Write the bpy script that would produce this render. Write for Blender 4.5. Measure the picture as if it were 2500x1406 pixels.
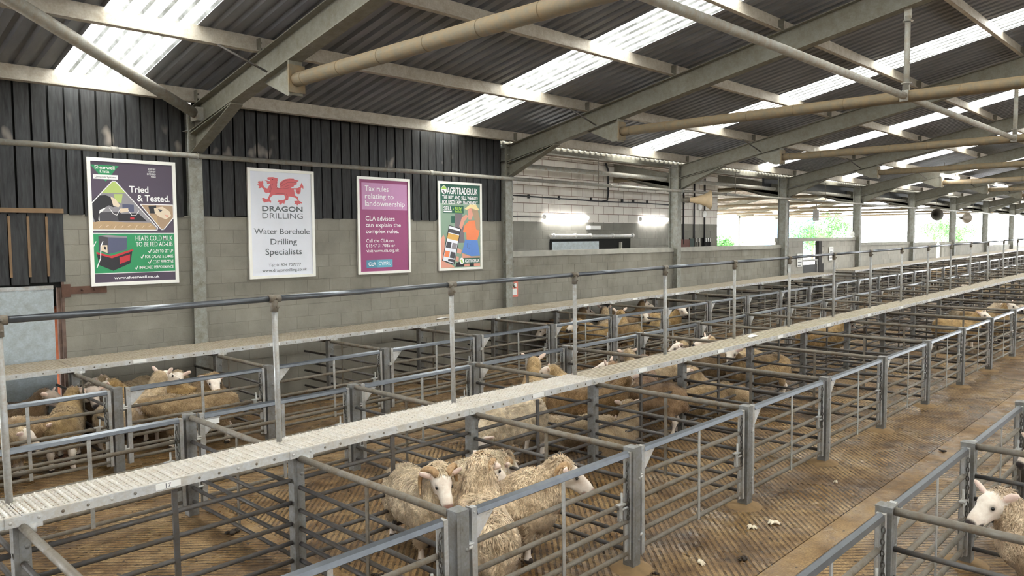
import bpy, bmesh, math, random
import numpy as np
from mathutils import Vector, Matrix

for _o in list(bpy.data.objects):
    bpy.data.objects.remove(_o)
SC = bpy.context.scene
COL = SC.collection
rnd = random.Random(7)
R = math.radians

# ------------------------------------------------------------------ camera
AX = 0.0119                       # the market floor rises gently away from the camera
CAM_H = 2.8735
def _cam():
    yaw, pitch, roll = R(44.196), R(3.7407), R(-.3642)
    fw = Vector((math.cos(yaw)*math.cos(pitch), math.sin(yaw)*math.cos(pitch), -math.sin(pitch)))
    rt = Vector((math.sin(yaw), -math.cos(yaw), 0))
    up = rt.cross(fw)
    r2 = rt*math.cos(roll) + up*math.sin(roll)
    u2 = -rt*math.sin(roll) + up*math.cos(roll)
    cd = bpy.data.cameras.new('camera')
    cam = bpy.data.objects.new('camera', cd)
    COL.objects.link(cam)
    m = Matrix((r2, u2, -fw)).transposed().to_4x4()
    m.translation = (0, 0, CAM_H)
    cam.matrix_world = m
    cd.sensor_width = 36; cd.lens = 36*1874.6/2500
    cd.clip_start = .05; cd.clip_end = 500
    SC.camera = cam
_cam()

# ------------------------------------------------------------------ world, sun, exposure
def _world():
    w = bpy.data.worlds.new('sky'); SC.world = w; w.use_nodes = True
    nt = w.node_tree; nt.nodes.clear()
    out = nt.nodes.new('ShaderNodeOutputWorld'); bg = nt.nodes.new('ShaderNodeBackground')
    bg.inputs[0].default_value = (.93, .97, 1, 1); bg.inputs[1].default_value = 3.6
    nt.links.new(bg.outputs[0], out.inputs[0])
    s = bpy.data.lights.new('sun', 'SUN'); s.energy = 5.0; s.angle = R(4); s.color = (1, .95, .86)
    so = bpy.data.objects.new('sun', s); COL.objects.link(so)
    d = Vector((.35, .30, -1)).normalized()
    so.rotation_euler = d.to_track_quat('-Z', 'Y').to_euler()
    so.location = (0, -5, 20)
_world()
SC.view_settings.view_transform = 'Standard'; SC.view_settings.look = 'None'
SC.view_settings.gamma = 1; SC.view_settings.use_curve_mapping = False
SC.view_settings.exposure = 2.32
try:
    SC.cycles.use_denoising = True
    SC.cycles.max_bounces = 10; SC.cycles.diffuse_bounces = 5; SC.cycles.glossy_bounces = 3
    SC.cycles.transmission_bounces = 6; SC.cycles.sample_clamp_indirect = 8
except Exception:
    pass

# ------------------------------------------------------------------ materials
def srgb(r, g, b):
    f = lambda c: (c/255/12.92) if c/255 <= .04045 else ((c/255+.055)/1.055)**2.4
    return (f(r), f(g), f(b), 1)
class NT:
    def __init__(s, name):
        s.m = bpy.data.materials.new(name); s.m.use_nodes = True
        s.t = s.m.node_tree; s.t.nodes.clear()
        s.out = s.n('OutputMaterial')
    def n(s, typ, **kw):
        nd = s.t.nodes.new('ShaderNode'+typ)
        for k, v in kw.items(): setattr(nd, k, v)
        return nd
    def l(s, a, b): s.t.links.new(a, b)
    def coord(s, which='Object', scale=(1, 1, 1), rot=(0, 0, 0)):
        if which == 'World': src = s.n('NewGeometry').outputs['Position']
        else: src = s.n('TexCoord').outputs[which]
        mp = s.n('Mapping'); mp.inputs['Scale'].default_value = scale; mp.inputs['Rotation'].default_value = rot
        s.l(src, mp.inputs['Vector']); return mp.outputs[0]
    def noise(s, vec, scale, detail=3, rough=.55, dist=0):
        n = s.n('TexNoise'); n.inputs['Scale'].default_value = scale; n.inputs['Detail'].default_value = detail
        n.inputs['Roughness'].default_value = rough; n.inputs['Distortion'].default_value = dist
        if vec is not None: s.l(vec, n.inputs['Vector'])
        return n.outputs[0]
    def ramp(s, fac, stops):
        r = s.n('ValToRGB'); s.l(fac, r.inputs[0]); e = r.color_ramp.elements
        while len(e) < len(stops): e.new(.5)
        for el, (p, c) in zip(e, stops): el.position = p; el.color = c if len(c) == 4 else (*c, 1)
        return r.outputs[0]
    def mix(s, fac, a, b, mode='MIX'):
        m = s.n('Mix', data_type='RGBA', blend_type=mode)
        for i, v in ((0, fac), (6, a), (7, b)):
            if hasattr(v, 'is_output'): s.l(v, m.inputs[i])
            else: m.inputs[i].default_value = v
        return m.outputs[2]
    def math(s, op, a, b=0.0):
        m = s.n('Math', operation=op)
        for i, v in ((0, a), (1, b)):
            if hasattr(v, 'is_output'): s.l(v, m.inputs[i])
            else: m.inputs[i].default_value = v
        return m.outputs[0]
    def rng(s, v, a, b, c=0., d=1.):
        m = s.n('MapRange'); s.l(v, m.inputs[0])
        for i, q in zip((1, 2, 3, 4), (a, b, c, d)): m.inputs[i].default_value = q
        return m.outputs[0]
    def bsdf(s, col, rough=.6, metal=0., bump=None, bstr=.3, bdist=.01, spec=.5, sheen=0):
        b = s.n('BsdfPrincipled')
        for k, v in (('Base Color', col), ('Roughness', rough), ('Metallic', metal)):
            if hasattr(v, 'is_output'): s.l(v, b.inputs[k])
            else: b.inputs[k].default_value = v
        b.inputs['Specular IOR Level'].default_value = spec
        if sheen: b.inputs['Sheen Weight'].default_value = sheen; b.inputs['Sheen Roughness'].default_value = .6
        if bump is not None:
            bp = s.n('Bump'); bp.inputs['Strength'].default_value = bstr; bp.inputs['Distance'].default_value = bdist
            s.l(bump, bp.inputs['Height']); s.l(bp.outputs[0], b.inputs['Normal'])
        s.l(b.outputs[0], s.out.inputs[0]); s.b = b
        return s.m

def m_plain(name, rgb, rough=.6, metal=0., var=.12, scale=6, bstr=0, spec=.5):
    t = NT(name); v = t.coord('Object'); n = t.noise(v, scale, 4)
    c = srgb(*rgb); dk = tuple(x*(1-var) for x in c[:3])+(1,); lt = tuple(min(1, x*(1+var)) for x in c[:3])+(1,)
    col = t.ramp(n, [(.3, dk), (.7, lt)])
    return t.bsdf(col, rough, metal, n if bstr else None, bstr, .004, spec)

def m_galv(name, rgb, dirt, damt=.5, rough=.42, metal=.55, world=True, dust=.0):
    t = NT(name); v = t.coord('World')
    sp = t.n('TexVoronoi'); sp.inputs['Scale'].default_value = 45; t.l(v, sp.inputs['Vector'])
    n1 = t.noise(v, 9, 6, .62); n2 = t.noise(v, 55, 4)
    c = srgb(*rgb)
    spang = t.ramp(sp.outputs['Color'], [(0, tuple(x*.92 for x in c[:3])), (1, tuple(min(1, x*1.07) for x in c[:3]))])
    m = t.rng(t.math('ADD', t.math('MULTIPLY', n1, .7), t.math('MULTIPLY', n2, .3)), .5-damt*.25-.02, .5+.32-damt*.2)
    if dust:
        sep = t.n('SeparateXYZ'); t.l(t.n('NewGeometry').outputs['True Normal'], sep.inputs[0])
        up = t.rng(sep.outputs[2], .25, .95)
        m = t.math('MAXIMUM', m, t.math('MULTIPLY', up, dust))
    col = t.mix(m, spang, srgb(*dirt))
    mt = t.rng(m, 0, 1, metal, .05); ro = t.rng(m, 0, 1, rough, .85)
    return t.bsdf(col, ro, mt, n2, .12, .003)

M = {}
M['galv'] = m_galv('galvanised_steel', (178, 181, 182), (150, 138, 118), .35)
def m_rail():
    t = NT('worn_steel_rail'); v = t.coord('World'); n = t.noise(v, 14, 5, .6)
    col = t.ramp(n, [(.3, srgb(94, 98, 103)), (.7, srgb(106, 110, 115))])
    return t.bsdf(col, .3, .6)
M['rail'] = m_rail()
M['bar'] = m_galv('dirty_steel_bar', (132, 130, 124), (104, 90, 70), .75, .45, .5, dust=.55)
M['darkbar'] = m_galv('dark_steel_bar', (92, 93, 96), (84, 72, 56), .55, .4, .6, dust=.4)
M['post'] = m_galv('steel_post', (134, 136, 137), (104, 96, 82), .4, .4, .55)
M['fascia'] = m_galv('bright_galvanised_trim', (196, 198, 198), (176, 166, 148), .3, .45, .4)
M['frame'] = m_galv('weathered_frame_steel', (122, 122, 113), (104, 98, 82), .6, .55, .25)
M['purlin'] = m_galv('purlin_steel', (180, 174, 163), (152, 141, 122), .25, .5, .3)
M['tie'] = m_galv('dusty_tie_pipe', (104, 99, 84), (134, 112, 80), .55, .6, .2, dust=.85)
M['pipe'] = m_galv('grey_pipe', (158, 160, 156), (142, 130, 112), .5, .45, .3, dust=.6)
M['sheetmetal'] = m_galv('spangled_sheet', (176, 186, 190), (150, 152, 148), .3, .4, .45)
M['tread'] = m_galv('grip_tread', (203, 199, 191), (184, 172, 153), .25, .55, .25)
M['tread_dusty'] = m_galv('dusty_tread', (186, 178, 162), (160, 146, 122), .5, .75, .05)
M['chain'] = m_plain('chain_steel', (86, 84, 80), .4, .7)
M['white'] = m_plain('white_plate', (232, 232, 228), .5, 0, .03)
M['black'] = m_plain('black_print', (30, 30, 32), .6, 0, .05)
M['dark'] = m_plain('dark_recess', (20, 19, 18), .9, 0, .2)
M['ink'] = m_plain('grey_ink', (92, 96, 100), .6, 0, .03)

def m_block(name, rgb, var=.2, stain=(92, 86, 72), sa=.4):
    t = NT(name); w = t.coord('World'); oi = t.n('ObjectInfo')
    n = t.noise(w, 2.2, 6, .62); f = t.noise(w, 55, 4, .6)
    c = srgb(*rgb)
    col = t.ramp(n, [(.25, tuple(x*(1-var) for x in c[:3])), (.75, tuple(min(1, x*(1+var)) for x in c[:3]))])
    col = t.mix(t.rng(oi.outputs['Random'], 0, 1, 0, .28), col, tuple(x*.66 for x in c[:3])+(1,))
    st = t.rng(t.noise(t.coord('World', (1, 1, .45)), 1.1, 7, .65), .56, .72, 0, sa)
    col = t.mix(st, col, srgb(*stain))
    col = t.mix(t.rng(f, .62, .75, 0, .35), col, tuple(x*.5 for x in c[:3])+(1,))
    return t.bsdf(col, .9, 0, f, .35, .006, .2)
M['block'] = m_block('concrete_block', (146, 142, 132), .2)
M['mortar'] = m_block('mortar', (142, 138, 128), .18)
M['whiteblock'] = m_block('painted_block', (224, 219, 211), .05, (120, 108, 96), .35)
M['brownmortar'] = m_plain('brown_joint', (128, 108, 96), .9)
M['greyblock'] = m_block('grey_painted_block', (132, 130, 122), .14, (90, 88, 80), .4)
M['cap'] = m_plain('concrete_cap', (170, 168, 158), .85, 0, .12, 5, .2)
M['footing'] = m_plain('concrete_footing', (136, 110, 76), .85, 0, .2, 9, .3)

def m_board():
    t = NT('black_stained_board'); v = t.coord('World', (6, 6, .7)); oi = t.n('ObjectInfo')
    g = t.noise(v, 4, 6, .6, .6)
    w = t.coord('World')
    col = t.ramp(g, [(.3, srgb(44, 45, 47)), (.7, srgb(70, 72, 74))])
    col = t.mix(t.rng(oi.outputs['Random'], 0, 1, 0, .3), col, srgb(48, 43, 36))
    # pale salt blooms round the nail lines
    sep = t.n('SeparateXYZ'); t.l(w, sep.inputs[0])
    band = t.math('ABSOLUTE', t.math('SUBTRACT', sep.outputs[2], 4.42))
    bl = t.rng(t.noise(t.coord('World', (1, 1, .55)), 3.1, 2), .62, .76)
    bl = t.math('MULTIPLY', bl, t.rng(band, .05, .34, .75, 0))
    col = t.mix(bl, col, srgb(176, 166, 156))
    return t.bsdf(col, .75, 0, g, .25, .006, .3)
M['board'] = m_board()

def m_sheet():
    t = NT('fibre_roof_sheet'); w = t.coord('World', (1, .25, 1)); oi = t.n('ObjectInfo')
    n = t.noise(w, 3, 5, .6)
    col = t.ramp(n, [(.3, srgb(106, 109, 116)), (.7, srgb(133, 136, 143))])
    col = t.mix(t.rng(oi.outputs['Random'], 0, 1, 0, .25), col, srgb(92, 95, 100))
    return t.bsdf(col, .5, 0, None, spec=.35)
M['sheet'] = m_sheet()
def m_sky():
    t = NT('translucent_rooflight'); w = t.coord('World', (1, .4, 1))
    n = t.noise(w, 3, 5, .7)
    col = t.ramp(n, [(.3, (.62, .60, .50, 1)), (.55, (.93, .93, .9, 1))])
    ob = t.n('SeparateXYZ'); t.l(t.n('TexCoord').outputs['Object'], ob.inputs[0])
    fr = t.math('FRACT', t.math('MULTIPLY', ob.outputs[0], 5.0))
    ln = t.math('MAXIMUM', t.math('LESS_THAN', t.math('ABSOLUTE', t.math('SUBTRACT', fr, .58)), .05), t.math('LESS_THAN', t.math('ABSOLUTE', t.math('SUBTRACT', fr, .94)), .05))
    brk = t.rng(t.noise(t.coord('World', (1, 1, 1)), 2.5, 4, .7), .35, .6)
    col = t.mix(t.math('MULTIPLY', ln, t.rng(brk, 0, 1, .90, .985)), col, (.03, .03, .026, 1))
    tr = t.n('BsdfTranslucent'); t.l(col, tr.inputs[0])
    df = t.n('BsdfDiffuse'); t.l(col, df.inputs[0])
    mx = t.n('MixShader'); mx.inputs[0].default_value = .22
    t.l(tr.outputs[0], mx.inputs[1]); t.l(df.outputs[0], mx.inputs[2]); t.l(mx.outputs[0], t.out.inputs[0])
    return t.m
M['skylight'] = m_sky()

def m_floor(name, ang, smooth=False):
    t = NT(name); w = t.coord('World', rot=(0, 0, R(ang)))
    w0 = t.coord('World')
    big = t.noise(w0, .9, 6, .6); mid = t.noise(w0, 5, 6, .65); fine = t.noise(w0, 60, 4, .6)
    col = t.ramp(t.math('ADD', t.math('MULTIPLY', big, .5), t.math('MULTIPLY', mid, .5)),
                 [(.36, srgb(74, 54, 32)), (.47, srgb(128, 99, 62)), (.62, srgb(178, 148, 104))])
    col = t.mix(t.rng(fine, .36, .62, .6, 0), col, srgb(74, 54, 34))
    speck = t.rng(t.noise(w0, 16, 2, .4), .70, .74)
    if smooth:
        col = t.mix(.2, col, srgb(146, 116, 78)); h = t.math('MULTIPLY', fine, .3)
    else:
        wob = t.noise(w0, 2.2, 3)
        wv = t.n('TexWave', wave_type='BANDS', bands_direction='X', wave_profile='SIN')
        wv.inputs['Scale'].default_value = 5.6; wv.inputs['Distortion'].default_value = 1.1
        wv.inputs['Detail'].default_value = 3; wv.inputs['Detail Scale'].default_value = 2.2
        wv.inputs['Detail Roughness'].default_value = .65
        t.l(w, wv.inputs['Vector'])
        gr = t.rng(wv.outputs['Fac'], .10, .42)         # 0 in the groove
        keep = t.rng(t.noise(w0, 9, 5, .7), .42, .66)    # grooves silted up in places
        gr = t.math('MAXIMUM', gr, t.math('MULTIPLY', keep, .85))
        col = t.mix(t.rng(gr, 0, 1, .8, 0), col, srgb(56, 38, 21))
        h = t.math('ADD', t.math('MULTIPLY', gr, 1.0), t.math('MULTIPLY', mid, .5))
    col = t.mix(speck, col, srgb(50, 36, 22))
    pud = t.rng(t.noise(t.coord('World', (.8, 1.3, 1)), 2.6, 5, .6), .60, .64)
    if not smooth: pud = t.math('MULTIPLY', pud, t.rng(gr, .9, .3))
    wet = t.rng(t.noise(w0, 1.3, 5, .6), .44, .60)
    ro = t.math('MULTIPLY', t.rng(wet, 0, 1, .22, .75), t.rng(pud, 0, 1, 1, .12))
    return t.bsdf(col, ro, 0, h, .75, .012, .45)
M['floor_a'] = m_floor('grooved_concrete', 45)       # grooves along (1,1)
M['floor_b'] = m_floor('grooved_concrete_cross', -45)
M['floor_s'] = m_floor('smooth_drain_concrete', 0, True)
M['ground'] = m_plain('pale_yard', (196, 192, 184), .9, 0, .08, .4)

# ------------------------------------------------------------------ mesh builder
class MB:
    def __init__(s): s.v = []; s.f = []; s.mi = []; s.sm = []
    def add(s, vs, fs, mi=0, sm=False):
        o = len(s.v); s.v += [tuple(p) for p in vs]
        for f in fs: s.f.append(tuple(i+o for i in f)); s.mi.append(mi); s.sm.append(sm)
        return s
    def box(s, x0, x1, y0, y1, z0, z1, mi=0):
        vs = [(x, y, z) for z in (z0, z1) for y in (y0, y1) for x in (x0, x1)]
        return s.add(vs, [(0, 2, 3, 1), (4, 5, 7, 6), (0, 1, 5, 4), (2, 6, 7, 3), (0, 4, 6, 2), (1, 3, 7, 5)], mi)
    def beam(s, p0, p1, w, h, up=(0, 0, 1), mi=0):
        p0, p1 = Vector(p0), Vector(p1); d = (p1-p0).normalized(); u = Vector(up)
        sd = d.cross(u).normalized()*w/2; u = sd.cross(d).normalized()*h/2
        vs = [p+a*sd+b*u for p in (p0, p1) for a, b in ((-1, -1), (1, -1), (1, 1), (-1, 1))]
        return s.add(vs, [(0, 1, 2, 3), (7, 6, 5, 4), (0, 4, 5, 1), (1, 5, 6, 2), (2, 6, 7, 3), (3, 7, 4, 0)], mi)
    def tube(s, p0, p1, r, n=10, r1=None, mi=0, cap=True):
        return s.path([p0, p1], [r, r if r1 is None else r1], n, mi, cap)
    def path(s, pts, rad, n=8, mi=0, cap=True, closed=False):
        pts = [Vector(p) for p in pts]; k = len(pts)
        if not hasattr(rad, '__len__'): rad = [rad]*k
        o = len(s.v); prev = None
        for i, p in enumerate(pts):
            if closed: d = (pts[(i+1) % k]-pts[i-1]).normalized()
            else: d = (pts[min(i+1, k-1)]-pts[max(i-1, 0)]).normalized()
            if prev is None:
                a = d.cross(Vector((0, 0, 1)) if abs(d.z) < .9 else Vector((1, 0, 0))).normalized()
            else:
                a = (prev-d*prev.dot(d)).normalized()
            prev = a; b = d.cross(a)
            for j in range(n):
                t = 2*math.pi*j/n
                s.v.append(tuple(p+(a*math.cos(t)+b*math.sin(t))*rad[i]))
        for i in range(k if closed else k-1):
            i2 = (i+1) % k
            for j in range(n):
                j2 = (j+1) % n
                s.f.append((o+i*n+j, o+i*n+j2, o+i2*n+j2, o+i2*n+j)); s.mi.append(mi); s.sm.append(True)
        if cap and not closed:
            s.f.append(tuple(o+j for j in reversed(range(n)))); s.mi.append(mi); s.sm.append(False)
            s.f.append(tuple(o+(k-1)*n+j for j in range(n))); s.mi.append(mi); s.sm.append(False)
        return s
    def prism(s, poly, f0, f1, mi=0):
        """poly: 2d points, f0/f1: functions mapping (a,b) to the near and far 3d point"""
        n = len(poly); vs = [f0(*p) for p in poly]+[f1(*p) for p in poly]
        fs = [tuple(range(n)), tuple(reversed(range(n, 2*n)))]
        fs += [(i, i+n, (i+1) % n+n, (i+1) % n) for i in range(n)]
        return s.add(vs, fs, mi)
    def lathe(s, prof, n=16, mi=0, axis='z', c=(0, 0, 0)):
        o = len(s.v); c = Vector(c)
        for (r, h) in prof:
            for j in range(n):
                t = 2*math.pi*j/n; a, b = r*math.cos(t), r*math.sin(t)
                p = {'z': (a, b, h), 'x': (h, a, b), 'y': (a, h, -b)}[axis]
                s.v.append(tuple(c+Vector(p)))
        for i in range(len(prof)-1):
            for j in range(n):
                j2 = (j+1) % n
                s.f.append((o+i*n+j, o+i*n+j2, o+(i+1)*n+j2, o+(i+1)*n+j)); s.mi.append(mi); s.sm.append(True)
        return s
    def mesh(s, name, mats):
        me = bpy.data.meshes.new(name); me.from_pydata(s.v, [], s.f)
        for m in (mats if isinstance(mats, (list, tuple)) else [mats]): me.materials.append(m)
        me.polygons.foreach_set('material_index', s.mi)
        me.polygons.foreach_set('use_smooth', s.sm)
        me.update(); return me
    def build(s, name, mats, parent=None, loc=(0, 0, 0), rot=(0, 0, 0)):
        return put(name, s.mesh(name, mats), parent, loc, rot)

def put(name, me, parent=None, loc=(0, 0, 0), rot=(0, 0, 0)):
    o = bpy.data.objects.new(name, me); COL.objects.link(o)
    o.location = loc; o.rotation_euler = rot
    if parent is not None: o.parent = parent
    return o
def tag(o, label=None, cat=None, group=None, kind=None):
    if label: o['label'] = label
    if cat: o['category'] = cat
    if group: o['group'] = group
    if kind: o['kind'] = kind
    return o
def thing(name, label, cat, loc=(0, 0, 0), rot=(0, 0, 0), group=None):
    o = put(name, None, None, loc, rot); o.empty_display_size = .1
    return tag(o, label, cat, group)
def struct(name, loc=(0, 0, 0)):
    return tag(put(name, None, None, loc), kind='structure')
CH = {}
def kids(o): return list(o.children)
def copy_tree(root, loc, rot=None, label=None, group=None):
    r = root.copy(); COL.objects.link(r); r.location = loc
    if rot is not None: r.rotation_euler = rot
    if label: r['label'] = label
    if group: r['group'] = group
    elif 'group' in r and group is None: pass
    for ch in root.children:
        c = ch.copy(); COL.objects.link(c); c.parent = r
        for g in ch.children:
            d = g.copy(); COL.objects.link(d); d.parent = c
    return r
def fz(x): return AX*x
TILT = -math.atan(AX)
ORD = ['first', 'second', 'third', 'fourth', 'fifth', 'sixth', 'seventh', 'eighth', 'ninth', 'tenth', 'eleventh', 'twelfth',
       'thirteenth', 'fourteenth', 'fifteenth', 'sixteenth', 'seventeenth', 'eighteenth', 'nineteenth', 'twentieth',
       'twenty-first', 'twenty-second', 'twenty-third', 'twenty-fourth', 'twenty-fifth', 'twenty-sixth', 'twenty-seventh',
       'twenty-eighth', 'twenty-ninth', 'thirtieth', 'thirty-first', 'thirty-second', 'thirty-third', 'thirty-fourth', 'thirty-fifth',
       'thirty-sixth', 'thirty-seventh', 'thirty-eighth']
# ================================================================== SETTING
BAY = 7.22
XC = [5.41+BAY*j for j in range(-1, 10)]          # column lines; XC[1] is the nearest one in view
YW, YF = 12.56, 12.36                             # wall face, column face
XEND = 71.0
RIDGE_Y = 1.8
def zpur(y): return 5.02+(12.1-y)*.2065 if y >= RIDGE_Y else zpur(2*RIDGE_Y-y)   # purlin underside
def zraf(y): return 4.60+(12.34-y)*.200 if y >= RIDGE_Y else zraf(2*RIDGE_Y-y)   # rafter underside

# ---- floor (slabs are parts; sloping gently up along x)
fl = struct('floor')
XB = 3.47
def slab(name, x0, x1, y0, y1, m, dz=0.):
    b = MB()
    b.add([(x0, y0, fz(x0)+dz), (x1, y0, fz(x1)+dz), (x1, y1, fz(x1)+dz), (x0, y1, fz(x0)+dz),
           (x0, y0, fz(x0)-.25), (x1, y0, fz(x1)-.25), (x1, y1, fz(x1)-.25), (x0, y1, fz(x0)-.25)],
          [(0, 1, 2, 3), (0, 4, 5, 1), (1, 5, 6, 2), (2, 6, 7, 3), (3, 7, 4, 0), (4, 7, 6, 5)])
    return b.build(name, m, fl)
slab('floor_slab', -9, XEND, -9.3, 2.64, M['floor_b'])
slab('drain_strip', -9, XEND, 2.646, 2.874, M['floor_s'], -.004)
slab('floor_slab', -9, XB-.06, 2.88, 7.79, M['floor_b'])
slab('joint_strip', XB-.055, XB+.085, 2.88, 7.79, M['floor_s'], .002)
slab('floor_slab', XB+.09, 11.2, 2.88, 7.79, M['floor_a'])
slab('floor_slab', 11.206, XEND, 2.88, 7.79, M['floor_a'])
slab('floor_slab', -9, XEND, 7.796, 12.62, M['floor_b'])
struct('floor')                                         # yard beyond the wall
yard = [o for o in COL.objects if o.name.startswith('floor.')][-1]
MB().box(-9, 210, 12.9, 140, -.3, .02).build('yard_surface', M['ground'], yard)
MB().box(-9, 150, -60, -9.6, -.3, .02).build('yard_surface', M['ground'], yard)

# ---- roof: ceiling with sheets, rooflights and purlins as parts
ceil = struct('ceiling')
EAVE = 12.72
def sheet_mesh(name, w, ribs, mat, y0=EAVE, y1=RIDGE_Y+.02, sag=0.):
    prof = []; p = w/ribs
    for i in range(ribs):
        x = i*p
        prof += [(x, 0), (x+p*.52, 0), (x+p*.64, .05), (x+p*.88, .05)]
    prof += [(w, 0)]
    b = MB(); n = len(prof); vs = []
    for y in (y0, (y0+y1)/2, y1):
        vs += [(x, y, zpur(max(y, RIDGE_Y))+.223+z) for x, z in prof]
    fs = [(r*n+i, r*n+i+1, r*n+n+i+1, r*n+n+i) for r in range(2) for i in range(n-1)]
    b.add(vs, fs); return b.mesh(name, mat)
def cyc():
    """x intervals of the roof sheets; rooflights where the photo has them"""
    sky = [3.36-6.9, 3.36, 10.13, 17.05] + [17.05+BAY*k for k in range(1, 8)]
    out = []; x = -9.0
    for s in sky:
        if s-x > .3:
            k = max(1, round((s-x)/1.18)); w = (s-x)/k
            out += [(x+i*w, w, 0) for i in range(k)]
        out.append((s, 1.12, 1)); x = s+1.12
    k = max(1, round((XEND+.6-x)/1.18)); w = (XEND+.6-x)/k
    out += [(x+i*w, w, 0) for i in range(k)]
    return out
SM = sheet_mesh('roof_sheet', 1.0, 5, M['sheet']); SK = sheet_mesh('skylight_sheet', 1.0, 5, M['skylight'])
for x, w, k in cyc():
    o = put('skylight_sheet' if k else 'roof_sheet', SK if k else SM, ceil, (x, 0, 0)); o.scale = (w, 1, 1)
    if k: tag(o, 'pale translucent rooflight sheet')
    o2 = put('skylight_sheet' if k else 'roof_sheet', SK if k else SM, ceil, (x+w, 2*RIDGE_Y, 0), (0, 0, math.pi)); o2.scale = (w, 1, 1)
# Z purlins, one length per bay
PY = [12.1, 10.05, 8.0, 5.93, 3.87, 2.0]
def purlin_mesh(y, L):
    t = math.atan(.2065); c, s = math.cos(t), math.sin(t)
    z = zpur(y); b = MB()
    def P(x, a, h): return (x, y-a*c-h*s*.0, z+a*s+h)     # a along the slope upwards, h up
    for (a0, a1, h0, h1) in ((-.004, .004, 0, .222), (-.062, 0, .216, .222), (0, .062, 0, .006), (.056, .062, 0, .02)):
        vs = [P(x, a, h) for x in (0, L) for a, h in ((a0, h0), (a1, h0), (a1, h1), (a0, h1))]
        b.add(vs, [(0, 1, 2, 3), (7, 6, 5, 4), (0, 4, 5, 1), (1, 5, 6, 2), (2, 6, 7, 3), (3, 7, 4, 0)])
    return b.mesh('purlin', M['purlin'])
for y in PY:
    me = purlin_mesh(y, BAY-.012)
    for j in range(len(XC)-1):
        put('purlin', me, ceil, (XC[j]+.18, 0, 0))
    put('purlin', me, ceil, (XC[0]-BAY+.18, 0, 0))
    me2 = purlin_mesh(y, BAY*10)
    put('purlin', me2, ceil, (XC[0]+BAY*10, 2*RIDGE_Y, 0), (0, 0, math.pi))
MB().box(-9, XEND+.6, RIDGE_Y-.3, RIDGE_Y+.3, zpur(RIDGE_Y)+.27, zpur(RIDGE_Y)+.29).build('ridge_cap', M['sheet'], ceil)

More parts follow.
